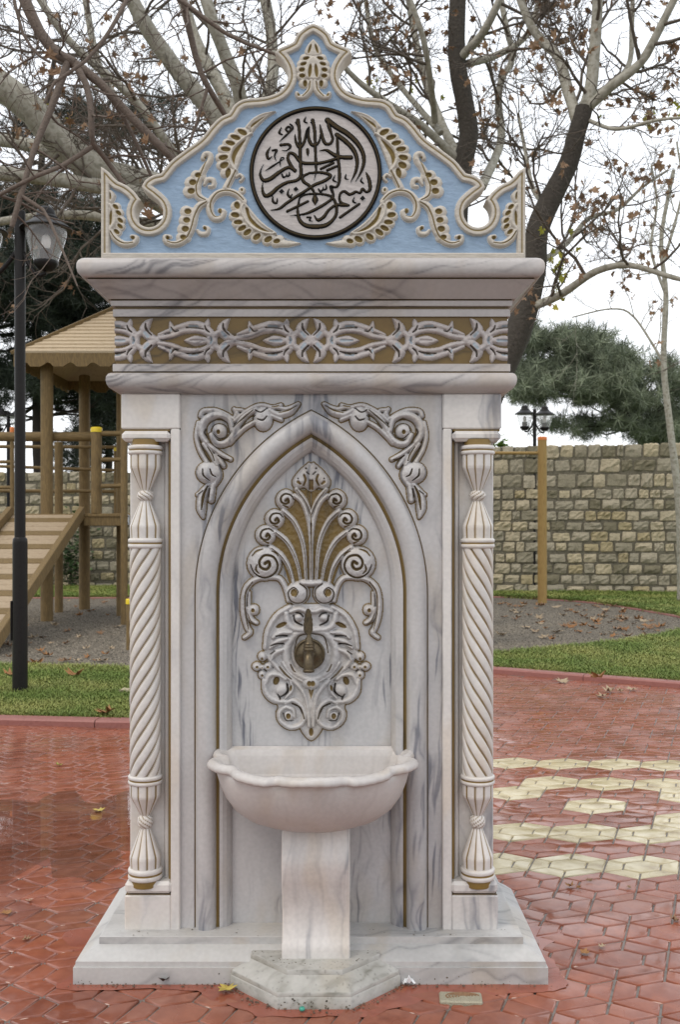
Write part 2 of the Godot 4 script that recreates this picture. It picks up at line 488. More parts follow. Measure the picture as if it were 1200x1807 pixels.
func corner_relief() -> Relief:
	var r := Relief.new()
	r.setup(Vector2(338, 705), Vector2(536, 922), 0.9)
	carve(r, [
		["s", [140, 195, 165, 150, 280, 140, 395, 185, 470, 230], [46, 44, 40, 40, 30], 0.010], ["s", [475, 130, 500, 175, 470, 230], [36, 50, 30], 0.009], ["s", [480, 135, 560, 140], [36, 30], 0.009],
		["s", [455, 345, 430, 240, 335, 190, 225, 210, 155, 290, 160, 410, 200, 465], [40, 50, 60, 68, 72, 66, 46], 0.014],
		["s", [245, 390, 300, 475, 390, 470, 465, 395, 510, 300, 590, 200, 700, 135], [44, 56, 60, 56, 50, 46, 40], 0.014], ["s", [430, 470, 560, 335, 690, 255], [40, 44, 36], 0.012], ["s", [480, 250, 600, 150, 740, 92, 860, 112, 945, 92], [30, 36, 44, 40, 40], 0.011],
		["d", [325, 355], 80, 78, 0, 0.016], ["d", [768, 225], 98, 126, 0, 0.018],
		["s", [830, 140, 930, 185, 1045, 150, 1128, 75], [40, 60, 62, 26], 0.012], ["s", [850, 190, 950, 235], [44, 36], 0.010], ["s", [900, 110, 1010, 125, 1120, 75], [30, 40, 30], 0.010],
		["s", [115, 265, 95, 400, 130, 540, 200, 660], [36, 40, 42, 44], 0.011], ["s", [170, 480, 240, 575, 300, 690], [40, 44, 44], 0.012], ["s", [210, 480, 330, 575, 440, 635], [36, 42, 34], 0.011], ["s", [300, 590, 370, 700], [50, 40], 0.008],
		["d", [220, 770], 132, 114, 10, 0.019], ["s", [305, 720, 325, 800, 275, 890], [50, 54, 44], 0.012],
		["s", [225, 885, 140, 970, 105, 990], [44, 50, 30], 0.010], ["s", [205, 915, 150, 1040, 145, 1140, 165, 1225], [50, 84, 80, 18], 0.011], ["s", [265, 890, 250, 985, 245, 1045], [44, 56, 50], 0.012],
		["g", [250, 360, 275, 285, 345, 265, 415, 310, 425, 380, 400, 420], [8, 10, 10, 10, 10, 8], 0.008, DARK.lerp(GOLD, 0.4)], ["g", [190, 330, 180, 370, 205, 410], [12, 14, 8], 0.006, DARK], ["g", [255, 250, 330, 225, 400, 260], [8, 12, 8], 0.005, DARK.lerp(GOLD, 0.5)], ["h", [322, 362], 22, 26, 0, 0.008], ["g", [270, 380, 330, 425, 400, 405], [6, 9, 6], 0.006, DARK.lerp(GOLD, 0.4)],
		["g", [470, 310, 570, 225, 670, 140], [8, 12, 8], 0.006, DARK.lerp(GOLD, 0.4)], ["g", [540, 330, 620, 240, 690, 195], [8, 12, 8], 0.006, DARK.lerp(GOLD, 0.4)],
		["g", [715, 232, 770, 245, 808, 205], [8, 14, 8], 0.007, DARK], ["g", [690, 140, 750, 165, 810, 120], [8, 12, 8], 0.006, DARK], ["g", [930, 165, 1030, 140, 1110, 95], [8, 14, 6], 0.006, GOLD], ["g", [860, 108, 925, 98], [10, 12], 0.005, GOLD],
		["g", [150, 500, 190, 590, 240, 665], [6, 12, 8], 0.006, DARK.lerp(GOLD, 0.4)], ["g", [210, 510, 260, 590, 280, 650], [6, 12, 8], 0.006, DARK.lerp(GOLD, 0.4)], ["g", [315, 595, 370, 630, 425, 640], [10, 14, 8], 0.006, DARK.lerp(GOLD, 0.4)],
		["g", [165, 735, 175, 800, 235, 850], [8, 14, 6], 0.008, DARK.lerp(GOLD, 0.3)], ["g", [240, 735, 260, 790, 295, 810], [8, 14, 6], 0.008, DARK.lerp(GOLD, 0.3)],
		["g", [212, 905, 170, 1000, 150, 1140], [10, 24, 8], 0.009, GOLD], ["g", [120, 985, 165, 950], [10, 8], 0.005, DARK], ["g", [232, 930, 218, 1010], [8, 14], 0.008, DARK.lerp(GOLD, 0.5)],
	], Vector2(330, 700), 5.714, 2.4, GOLD, 1.25, 1.3)
	r.soften(2, 0.0014, 4)
	return r
const STONE := Color(0.98, 0.95, 0.95)
const PALE_BLUE := Color(0.72, 0.88, 1.2)
func frieze_carving(z: float) -> ArrayMesh:
	var r := Relief.new()
	r.setup(Vector2(549.2 - 346.6, 557), Vector2(549.2 + 346.6, 644), 0.9)
	for shift in [-450.0, 0.0, 459.0]:
		var o := Vector2(195 + shift / 3.288, 530)
		for up in [true, false]:
			var it := [
				["s", [268, 222, 350, 208, 430, 180, 520, 178, 585, 208], [24, 26, 26, 26, 24], 0.008, STONE],
				["s", [280, 200, 350, 172, 400, 155, 480, 137, 545, 152, 590, 190], [14, 22, 26, 30, 30, 24], 0.006, STONE],
				["s", [362, 180, 352, 155, 345, 122], [30, 24, 3], 0.007, STONE], ["s", [545, 165, 560, 140, 566, 110], [36, 28, 3], 0.007, STONE],
				["s", [430, 235, 490, 228, 560, 232], [6, 38, 20], 0.007, STONE],
				["s", [586, 190, 566, 235], [26, 24], 0.007, STONE], ["s", [655, 172, 606, 205, 602, 235], [30, 30, 26], 0.008, STONE],
				["s", [720, 232, 672, 208, 645, 168, 690, 108], [30, 44, 46, 3], 0.010, STONE], ["s", [635, 165, 660, 130, 690, 108], [30, 26, 3], 0.008, STONE],
				["g", [352, 160, 372, 182, 395, 180], [6, 9, 5], 0.004, DARK], ["g", [547, 150, 556, 172, 575, 188], [6, 9, 5], 0.004, DARK], ["g", [655, 140, 658, 170, 690, 205], [8, 12, 6], 0.005, DARK],
				["g", [440, 160, 495, 162, 540, 170], [6, 8, 5], 0.003, DARK],
				["g", [460, 150, 505, 152], [12, 10], 0.002, PALE_BLUE], ["g", [650, 190, 668, 212], [14, 18], 0.002, PALE_BLUE], ["g", [352, 165, 350, 178], [8, 12], 0.002, PALE_BLUE], ["g", [582, 218, 590, 235], [10, 12], 0.002, PALE_BLUE],
			]
			if up:
				carve(r, it, o, 3.288, 0.0, GOLD, 1.24, 1.0)
			else:
				for e in it:
					var f := []
					for i in e[1].size(): f.append(e[1][i] if i % 2 == 0 else 470 - e[1][i])
					e[1] = f
				carve(r, it, o, 3.288, 0.0, GOLD, 1.24, 1.0)
		carve(r, [["g", [465, 236, 530, 236], [8, 16], 0.003, PALE_BLUE if shift != 0.0 else STONE]], o, 3.288, 0.0)
	r.mirror()
	r.soften(1, 0.0012, 5)
	return relief_mesh(r, z)

const CREAM := Color(0.56, 0.51, 0.45)
const GILT := Color(0.23, 0.165, 0.065)
const INK := Color(0.011, 0.010, 0.010)
func pediment_scrolls() -> Dictionary:
	# every scroll of the left half as a relief of its own; the right half is its mirror image
	var out := {}
	var a := Vector2(170, 280)
	var b := Vector2(360, 180)
	var c := CREAM
	var r := Relief.new()
	r.setup(Vector2(284, 268), Vector2(402, 450), 0.9)
	var lobes := []
	var holes := []
	for p in [[828, 142, 40], [785, 200, 46], [772, 270, 46], [745, 436, 44], [735, 506, 44], [725, 578, 46], [706, 645, 38]]:
		lobes.append(["s", [p[0] - 14, p[1], p[0] + 30, p[1] + 6], [p[2] * 2.0, p[2] * 1.6], 0.007, c])
		holes.append(["h", [p[0] + 2, p[1]], p[2] * 0.72, p[2] * 0.58, 0, 0.008])
	carve(r, lobes, a, 4.615, 0.0, GILT, 1.18)
	carve(r, holes, a, 4.615, 0.0, GILT, 1.18)
	carve(r, [
		["s", [868, 5, 885, -32, 925, -28, 925, 20, 885, 75, 845, 145, 818, 225, 822, 295, 860, 335, 915, 355], [36, 40, 44, 50, 56, 58, 60, 58, 52, 40], 0.010, c],
		["s", [915, 360, 850, 380, 805, 440, 785, 530, 750, 620, 690, 685, 620, 700, 568, 680, 560, 640, 600, 640], [40, 54, 58, 58, 58, 54, 50, 46, 40, 30], 0.010, c],
		["s", [880, 215, 905, 175, 950, 180, 955, 225, 922, 232], [24, 36, 40, 36, 28], 0.008, c], ["s", [825, 590, 850, 615, 895, 615, 912, 578, 880, 560], [24, 36, 40, 36, 28], 0.008, c],
		["g", [900, 10, 870, 90, 838, 170, 815, 240, 830, 310, 890, 345], [8, 9, 9, 9, 9, 7], 0.004, GILT], ["g", [900, 362, 840, 400, 800, 480, 775, 570, 735, 650, 650, 695, 580, 680], [7, 9, 9, 9, 9, 8, 7], 0.004, GILT],
		["h", [925, 205], 16, 18, 0], ["h", [886, 578], 17, 22, 0], ["h", [582, 650], 16, 18, 0], ["h", [890, 0], 12, 12, 0],
	], a, 4.615, 0.0, GILT, 1.18)
	r.soften(1, 0.0008, 6)
	out["leaf_scroll"] = r
	r = Relief.new()
	r.setup(Vector2(360, 330), Vector2(436, 402), 0.9)
	carve(r, [
		["s", [1210, 365, 1150, 300, 1065, 272, 980, 295, 928, 360, 925, 435, 960, 492, 1015, 488, 1040, 440, 1005, 425], [46, 50, 52, 52, 52, 52, 52, 48, 42, 34], 0.010, c],
		["g", [1200, 345, 1140, 290, 1060, 268, 985, 290, 935, 360, 935, 430, 965, 478, 1010, 470], [7, 9, 9, 9, 9, 9, 8, 7], 0.004, GILT], ["h", [1010, 430], 16, 24, 0],
	], a, 4.615, 0.0, GILT, 1.18)
	out["curled_scroll"] = r
	r = Relief.new()
	r.setup(Vector2(380, 190), Vector2(490, 352), 0.9)
	lobes = []
	holes = []
	for p in [[402, 330, 52, 26, 25], [330, 385, 52, 24, 15], [276, 446, 50, 24, 12], [226, 510, 50, 24, 6], [202, 598, 48, 26, -10], [212, 678, 46, 30, -25], [252, 758, 28, 46, 12]]:
		lobes.append(["s", [p[0] - 30, p[1] - 2, p[0] + 40, p[1] - 4], [92, 84], 0.008, c])
		holes.append(["h", [p[0] + 4, p[1]], p[2] * 1.12, p[3] * 1.18, p[4], 0.009])
	carve(r, lobes, b, 6.0, 0.0, GILT, 1.18)
	carve(r, holes, b, 6.0, 0.0, GILT, 1.18)
	carve(r, [
		["p", [345, 740, 470, 430, 540, 300, 660, 180, 765, 108, 620, 140, 510, 200, 445, 270, 500, 330, 400, 410, 310, 500, 275, 600, 300, 690], 0.008, 26, c],
		["s", [335, 735, 285, 660, 275, 590, 315, 490, 410, 405, 500, 345], [40, 36, 34, 34, 34, 30], 0.011, c], ["s", [460, 275, 520, 205, 620, 145, 755, 110], [40, 36, 28, 6], 0.010, c],
		["s", [322, 745, 232, 915], [64, 64], 0.010, c], ["s", [345, 800, 380, 775, 412, 810, 385, 845], [24, 34, 36, 30], 0.008, c], ["d", [402, 942], 40, 44, 0, 0.008, c],
		["q", [325, 690, 290, 600, 330, 500, 448, 402, 345, 580], 0], ["q", [488, 300, 512, 240, 660, 155, 580, 225], 0],
		["g", [335, 740, 250, 915], [10, 10], 0.004, GILT], ["h", [382, 812], 17, 20, 0], ["h", [402, 940], 15, 19, 0],
	], b, 6.0, 0.0, GILT, 1.18)
	r.soften(1, 0.0008, 7)
	out["crescent_leaf"] = r
	r = Relief.new()
	r.setup(Vector2(400, 350), Vector2(534, 442), 0.9)
	lobes = []
	holes = []
	for p in [[350, 1102, 30, 36, -20], [330, 1205, 44, 26, 10], [362, 1282, 46, 24, 0], [404, 1345, 46, 24, -25], [460, 1388, 46, 26, -35], [560, 1435, 44, 28, -35], [680, 1462, 44, 28, -30], [770, 1482, 36, 24, -10]]:
		lobes.append(["s", [p[0] - 10, p[1] + 8, p[0] + 30, p[1] - 20], [100, 90], 0.008, c])
		holes.append(["h", [p[0], p[1]], p[2] * 1.12, p[3] * 1.18, p[4], 0.009])
	carve(r, lobes, b, 6.0, 0.0, GILT, 1.18)
	carve(r, [["s", [760, 1490, 880, 1505, 1025, 1502], [90, 60, 6], 0.008, c]], b, 6.0, 0.0, GILT, 1.18)
	carve(r, holes, b, 6.0, 0.0, GILT, 1.18)
	carve(r, [
		["p", [435, 1085, 500, 1170, 600, 1290, 745, 1395, 1020, 1500, 740, 1410, 600, 1390, 480, 1300, 400, 1180, 398, 1110], 0.008, 24, c],
		["s", [425, 1085, 398, 1150, 450, 1275, 560, 1365, 690, 1402, 760, 1395], [30, 34, 34, 34, 30, 20], 0.011, c], ["s", [430, 1085, 540, 1225, 640, 1320, 760, 1395], [30, 34, 34, 20], 0.010, c],
		["q", [432, 1130, 470, 1130, 500, 1225, 590, 1320, 705, 1388, 590, 1362, 480, 1270], 0],
	], b, 6.0, 0.0, GILT, 1.18)
	r.soften(1, 0.0008, 8)
	out["crescent_leaf_lower"] = r
	r = Relief.new()
	r.setup(Vector2(187, 335), Vector2(252, 444), 0.9)
	lobes = []
	holes = []
	for p in [[158, 398, 26], [182, 448, 28], [196, 508, 28], [194, 556, 28], [166, 600, 28]]:
		lobes.append(["s", [p[0] - 12, p[1] - 2, p[0] + 4, p[1]], [62, 66], 0.007, c])
		holes.append(["h", [p[0], p[1]], 30, 18, 40, 0.008])
	carve(r, lobes, a, 4.615, 0.0, GILT, 1.18)
	carve(r, holes, a, 4.615, 0.0, GILT, 1.18)
	carve(r, [
		["s", [112, 270, 130, 310, 118, 355], [22, 50, 34], 0.008, c], ["s", [110, 380, 145, 440, 150, 520, 112, 580], [30, 34, 34, 34], 0.010, c], ["s", [105, 400, 118, 480, 108, 560], [26, 50, 30], 0.007, c],
		["s", [115, 585, 155, 655, 220, 700, 300, 695, 328, 650, 290, 638], [40, 50, 52, 48, 42, 32], 0.010, c],
		["h", [116, 312], 10, 34, -5], ["h", [118, 490], 14, 64, 4], ["g", [118, 600, 160, 660, 225, 695, 300, 690], [7, 9, 9, 7], 0.004, GILT], ["h", [300, 650], 20, 16, 0],
	], a, 4.615, 0.0, GILT, 1.18)
	out["horn_leaf"] = r
	r = Relief.new()
	r.setup(Vector2(553 - 34, 66), Vector2(553 + 34, 184), 0.9)
	lobes = []
	holes = []
	for p in [[510, 320, 28, 14, -15], [490, 362, 28, 15, -15], [478, 406, 26, 18, -10], [480, 452, 26, 18, 0], [502, 508, 18, 28, 0]]:
		lobes.append(["s", [p[0] - 8, p[1], p[0] + 40, p[1]], [62, 56], 0.008, c])
		holes.append(["h", [p[0] + 6, p[1] + 2], p[2], p[3], p[4], 0.009])
	carve(r, lobes, Vector2(420, 30), 4.286, 0.0, GILT, 1.18)
	carve(r, holes, Vector2(420, 30), 4.286, 0.0, GILT, 1.18)
	carve(r, [
		["p", [570, 172, 530, 215, 505, 270, 520, 300, 570, 310, 620, 300, 635, 270, 610, 215], 0.009, 16, c], ["p", [570, 300, 520, 350, 500, 420, 520, 475, 570, 490, 620, 475, 640, 420, 620, 350], 0.012, 16, c],
		["s", [556, 490, 545, 555, 505, 605, 462, 612, 446, 585], [34, 44, 44, 40, 30], 0.010, c], ["h", [543, 252], 12, 40, 18], ["h", [545, 420], 16, 54, 6], ["g", [545, 500, 535, 560, 490, 610], [7, 9, 7], 0.004, GILT], ["h", [460, 598], 14, 15, 0],
	], Vector2(420, 30), 4.286, 0.0, GILT, 1.18)
	r.mirror()
	out["finial_flower"] = r
	return out
func calligraphy_relief() -> Relief:
	var r := Relief.new()
	r.setup(Vector2(452, 198), Vector2(662, 412), 0.8)
	var o := Vector2(440, 190)
	var strokes := [
		[[690, 112, 770, 172, 865, 230, 950, 310, 1002, 400, 1010, 490, 980, 580, 935, 655], [44, 42, 42, 40, 34, 30, 22, 4]], [[684, 108, 700, 160, 725, 235, 735, 280, 712, 318, 672, 318, 645, 262, 622, 150], [12, 30, 22, 24, 26, 28, 24, 8]],
		[[772, 240, 850, 298, 918, 372, 950, 460, 940, 560, 892, 660], [36, 38, 36, 30, 24, 4]], [[775, 240, 783, 430, 795, 560, 792, 655, 765, 702, 715, 695, 728, 745], [22, 24, 24, 26, 26, 20, 16]],
		[[618, 382, 680, 376, 745, 415, 800, 436, 898, 440], [6, 26, 32, 34, 34]], [[805, 438, 700, 472, 600, 492, 480, 490, 440, 468, 395, 412, 352, 405, 340, 452, 370, 515, 402, 560], [26, 26, 26, 28, 28, 30, 28, 24, 28, 26]],
		[[402, 555, 345, 528, 265, 570, 185, 628, 125, 642, 95, 592, 104, 540, 125, 500], [30, 28, 30, 34, 36, 26, 14, 4]],
		[[428, 112, 440, 200, 446, 330, 450, 480, 455, 590, 420, 640, 330, 662, 250, 708, 190, 762, 140, 778, 115, 730, 118, 655], [30, 26, 26, 28, 28, 28, 28, 28, 32, 36, 24, 6]],
		[[402, 235, 412, 305, 445, 350, 485, 300, 505, 200, 528, 168], [8, 22, 30, 24, 18, 8]], [[528, 170, 522, 262, 548, 325, 585, 330, 618, 292, 625, 235], [8, 20, 28, 28, 20, 8]], [[412, 130, 445, 190], [20, 12]],
		[[558, 112, 575, 200, 581, 330, 586, 480, 588, 570, 568, 645], [30, 26, 24, 24, 20, 3]], [[545, 130, 580, 175], [16, 8]],
		[[530, 578, 620, 572, 702, 588, 712, 612, 655, 650, 575, 682, 500, 732, 420, 782, 330, 842, 262, 892, 185, 905], [20, 24, 26, 28, 28, 26, 26, 26, 26, 24, 4]], [[532, 576, 472, 610, 478, 652, 532, 692, 568, 740, 578, 790], [20, 24, 26, 26, 20, 10]],
		[[442, 800, 426, 900, 442, 990, 500, 1040, 600, 1050, 690, 1030, 758, 960, 770, 880, 742, 805, 690, 772, 580, 760, 490, 770, 442, 800], [14, 20, 28, 34, 38, 36, 28, 24, 24, 22, 20, 18, 14]],
		[[360, 952, 480, 940, 580, 900, 680, 842, 738, 790, 732, 722], [3, 18, 26, 26, 24, 18]], [[572, 950, 605, 992, 655, 965, 700, 905, 762, 862, 830, 860, 875, 862], [8, 28, 28, 24, 24, 28, 22]],
		[[1028, 568, 1058, 640, 1065, 720, 1032, 745, 1000, 718, 978, 752, 940, 742, 918, 755, 880, 765, 838, 738, 800, 765, 802, 830, 862, 862], [6, 28, 30, 28, 20, 26, 20, 26, 24, 22, 20, 24, 28]],
		[[335, 915, 515, 828], [24, 22]], [[802, 968, 970, 850], [24, 22]], [[632, 540, 740, 490], [22, 22]], [[690, 552, 765, 520], [24, 22]],
		[[284, 172, 264, 222, 290, 238], [6, 22, 12]], [[340, 215, 322, 190, 345, 168, 368, 190, 345, 215], [18, 20, 18, 20, 18]], [[360, 145, 385, 180, 345, 225, 262, 302], [14, 18, 20, 4]], [[278, 330, 345, 325, 360, 350, 325, 380, 288, 376], [24, 24, 22, 12, 5]],
		[[185, 345, 155, 405, 168, 452, 198, 432], [6, 24, 24, 8]], [[204, 378, 240, 375, 222, 425, 235, 468], [18, 20, 16, 5]], [[140, 558, 230, 500, 305, 450, 285, 440, 270, 468, 275, 520], [4, 20, 14, 10, 12, 6]],
		[[288, 588, 300, 615, 322, 605, 328, 585], [14, 18, 12, 8]], [[325, 605, 350, 600, 352, 570], [16, 16, 10]], [[350, 715, 338, 762, 360, 790, 378, 762], [6, 20, 20, 8]], [[205, 772, 208, 828, 238, 842, 246, 800], [6, 20, 20, 8]], [[500, 80, 485, 122, 512, 135], [6, 20, 10]],
		[[513, 368, 515, 395, 515, 432], [22, 26, 3]], [[756, 595, 740, 638, 768, 655], [6, 18, 12]], [[852, 585, 848, 625, 872, 634], [6, 18, 8]], [[996, 615, 985, 648, 1008, 668], [6, 18, 12]], [[928, 788, 915, 828, 945, 842], [6, 18, 8]], [[510, 968, 540, 970, 530, 995, 558, 1003], [16, 18, 14, 6]],
		[[575, 768, 580, 812, 580, 862], [14, 48, 3]], [[610, 718, 628, 742, 648, 722, 652, 700], [14, 18, 14, 8]], [[648, 728, 680, 715, 675, 678], [14, 18, 8]],
	]
	for s in strokes:
		var ws := []
		for x in s[1]: ws.append(x / 5.0 * 1.27)
		r.path(curve2(xy(s[0], o, 5.0), 2.0), ws, 0.0045, INK, 1)
	for d in [[285, 740], [410, 720], [1000, 800]]:
		r.pillow(PackedVector2Array(xy([d[0], d[1] - 26, d[0] + 26, d[1], d[0], d[1] + 26, d[0] - 26, d[1]], o, 5.0)), 0.0045, 1.5, INK)
	for s in strokes:   # worn gilding along the middle of each stroke
		var ws := []
		for x in s[1]: ws.append(maxf(0.0, x / 5.0 - 3.2))
		r.path(curve2(xy(s[0], o, 5.0), 2.0), ws, 0.0048, Color(0.052, 0.036, 0.016), 3)
	return r

# ---------- the fountain ----------
func front_corners(o: float) -> Array:
	# corners of the body's plan, grown by o; the back stays
	return [Vector2(-0.5585 - o, -0.46), Vector2(-0.5585 - o, 0.012 + o), Vector2(0.5585 + o, 0.012 + o), Vector2(0.5585 + o, -0.46)]
func profile_from_photo(list: Array) -> Array:
	# [photo y, photo half width] -> [offset, height]
	var out := []
	for p in list:
		var o: float = (p[1] * 2.988 - 1005.3) / (1800.0 + p[1])
		out.append([o, EYE.y + (HORIZON - p[0]) * (EYE.z - 0.012 - o) / FOCAL])
	return out
func arch_line(t: float, py_bottom: float) -> PackedVector2Array:
	# left half of the pointed arch, t pixels inside its outer edge, from the foot to the apex
	var out := PackedVector2Array()
	var rad := 363.4 - t
	var cx := 549.2 - 207.0 + 363.4
	for k in 7: out.append(Vector2(cx - rad, lerpf(py_bottom, 1050.0, k / 6.0)))
	var top := acos((cx - 549.2) / rad)
	for k in range(1, 33):
		var a := top * k / 32.0
		out.append(Vector2(cx - rad * cos(a), 1050.0 - rad * sin(a)))
	return out
func build_arch(parent: Node3D) -> void:
	var prof := [[0.0, 0.0], [0.6, -0.004], [2.2, -0.004], [3.0, 0.002], [6, 0.012], [11, 0.019], [18, 0.023], [25, 0.022], [31, 0.017], [35, 0.010], [37.5, 0.0], [38.5, -0.006], [43.5, -0.008], [44.5, -0.002], [50, -0.004], [57, -0.012], [62, -0.022], [64, -0.03], [65, -0.040]]
	var mb := MB.new()
	for side in [1.0, -1.0]:
		var rows := []
		for p in prof:
			var row := PackedVector3Array()
			for q in arch_line(p[0], 1643.0):
				var w := on_plane(q.x, q.y, 0.0)
				row.append(Vector3(w.x if side > 0 else 2.0 * on_plane(549.2, 0, 0).x - w.x, w.y, p[1]))
			rows.append(row)
		for j in prof.size() - 1:
			var gold: bool = (j in [1]) or (j in [11, 12])
			var ids := []
			for i in rows[j].size():
				var along: Vector3 = (rows[j][mini(i + 1, rows[j].size() - 1)] - rows[j][maxi(i - 1, 0)]).normalized()
				var pair := []
				for jj in [j, j + 1]:
					var across: Vector3
					if jj == j: across = rows[j + 1][i] - rows[maxi(j - 1, 0)][i] if (j >= 4 and j < 11) else rows[j + 1][i] - rows[j][i]
					else: across = rows[mini(j + 2, prof.size() - 1)][i] - rows[j][i] if (j >= 3 and j < 10) else rows[j + 1][i] - rows[j][i]
					var nn := along.cross(across).normalized()
					if nn.z < 0: nn = -nn
					if absf(nn.z) < 0.05 and j == prof.size() - 2: nn = nn if nn.x * side > 0 else -nn
					pair.append(mb.vert(rows[jj][i], nn, GOLD if gold else WHITE))
				ids.append(pair)
			for i in ids.size() - 1: mb.quad(ids[i][0], ids[i + 1][0], ids[i + 1][1], ids[i][1])
	put(mb.mesh(), "arch_moulding", mats.panel, parent)
	# the flat panel round the arch
	var edge := arch_line(0.0, 1643.0)
	var poly := PackedVector2Array([Vector2(318, 1643), Vector2(318, 694), Vector2(780.4, 694), Vector2(780.4, 1643)])
	for i in edge.size(): poly.append(Vector2(2.0 * 549.2 - edge[i].x, edge[i].y))
	for i in range(edge.size() - 2, -1, -1): poly.append(edge[i])
	mb = MB.new()
	for p in poly: mb.vert(on_plane(p.x, p.y, 0.0), Vector3(0, 0, 1))
	var t := Geometry2D.triangulate_polygon(poly)
	for i in range(0, t.size(), 3): mb.tri(t[i], t[i + 1], t[i + 2])
	put(mb.mesh(), "spandrel_panel", mats.panel, parent)
	mb = MB.new()
	var a := on_plane(330, 1643, -0.040)
	var b := on_plane(768, 760, -0.040)
	box(mb, Vector3(a.x, a.y, -0.09), Vector3(b.x, b.y, -0.040), 0.0005)
	put(mb.mesh(), "niche_panel", mats.niche, parent)
func colonette(parent: Node3D, cx: float, cz: float, hand: float) -> void:
	var root := holder("colonette", parent)
	root.position = Vector3(cx, 0, cz)
	var s := FOCAL / (EYE.z - cz)
	var py := func(y: float) -> float: return EYE.y + (HORIZON - y) / s
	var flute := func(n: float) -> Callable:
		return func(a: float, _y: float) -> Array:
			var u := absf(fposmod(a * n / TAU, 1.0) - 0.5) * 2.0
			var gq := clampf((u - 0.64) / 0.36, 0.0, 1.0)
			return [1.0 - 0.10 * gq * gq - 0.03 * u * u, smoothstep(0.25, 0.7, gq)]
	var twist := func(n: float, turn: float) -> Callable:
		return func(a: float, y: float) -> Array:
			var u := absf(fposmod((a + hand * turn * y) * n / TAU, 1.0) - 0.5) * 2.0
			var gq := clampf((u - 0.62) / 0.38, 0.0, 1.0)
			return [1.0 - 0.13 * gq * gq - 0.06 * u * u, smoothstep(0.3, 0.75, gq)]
	var piece := func(called: String, pts: Array, fine: int, wave, col := WHITE) -> void:
		var mb := MB.new()
		var prof := PackedVector2Array()
		for i in pts.size() - 1:
			for k in fine:
				var q: float = float(k) / float(fine)
				prof.append(Vector2(lerpf(pts[i][1], pts[i + 1][1], q) / s, py.call(lerpf(pts[i][0], pts[i + 1][0], q))))
		prof.append(Vector2(pts[-1][1] / s, py.call(pts[-1][0])))
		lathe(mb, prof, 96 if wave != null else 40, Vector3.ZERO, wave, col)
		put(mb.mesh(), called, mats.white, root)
	var none = null
	var band := func(y0: float, y1: float) -> Array:   # a ring moulding with a painted groove
		var h := y0 - y1
		return [[y0, 24.0], [y0 - h * 0.06, 28.5], [y0 - h * 0.2, 30.2], [y0 - h * 0.38, 29.8], [y0 - h * 0.44, 28.4], [y0 - h * 0.56, 28.4], [y0 - h * 0.62, 29.8], [y0 - h * 0.8, 30.2], [y0 - h * 0.94, 28.5], [y1, 24.0]]
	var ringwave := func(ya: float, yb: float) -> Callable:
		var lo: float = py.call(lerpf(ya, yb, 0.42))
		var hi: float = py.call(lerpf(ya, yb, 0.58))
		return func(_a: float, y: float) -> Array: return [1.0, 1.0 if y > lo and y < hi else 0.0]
	piece.call("neck", [[1562, 23], [1560, 25], [1550, 25], [1548, 24]], 1, none, GOLD)
	piece.call("ring", band.call(1550.0, 1528.0), 2, ringwave.call(1550.0, 1528.0))
	piece.call("fluted_foot", [[1530, 26.5], [1512, 27.5], [1508, 27], [1462, 9.5], [1458, 8]], 6, flute.call(10.0))
	piece.call("knot", [[1461, 6], [1460, 9], [1456, 13], [1449, 14.5], [1442, 13], [1438, 9], [1437, 6]], 3, twist.call(7.0, -70.0))
	piece.call("fluted_cup", [[1441, 7], [1437, 9], [1405, 26.5], [1401, 27.5], [1382, 27.5]], 6, flute.call(10.0))
	piece.call("ring", band.call(1383.0, 1365.0), 2, ringwave.call(1383.0, 1365.0))
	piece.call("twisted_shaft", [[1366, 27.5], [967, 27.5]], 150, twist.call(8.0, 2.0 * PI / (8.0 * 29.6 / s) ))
	piece.call("ring", band.call(968.0, 949.0), 2, ringwave.call(968.0, 949.0))
	piece.call("fluted_foot", [[951, 26.5], [931, 27.5], [927, 27], [886, 9.5], [882, 8]], 6, flute.call(10.0))
	piece.call("knot", [[885, 6], [884, 9], [880, 13], [875, 15], [869, 13], [866, 9], [865, 6]], 3, twist.call(7.0, -70.0))
	piece.call("fluted_cup", [[869, 7], [865, 9], [828, 26.5], [823, 27.5], [802, 27.5]], 6, flute.call(10.0))
	piece.call("ring", band.call(804.0, 786.0), 2, ringwave.call(804.0, 786.0))
	piece.call("neck", [[788, 25], [786, 24], [776, 24]], 1, none, GOLD)
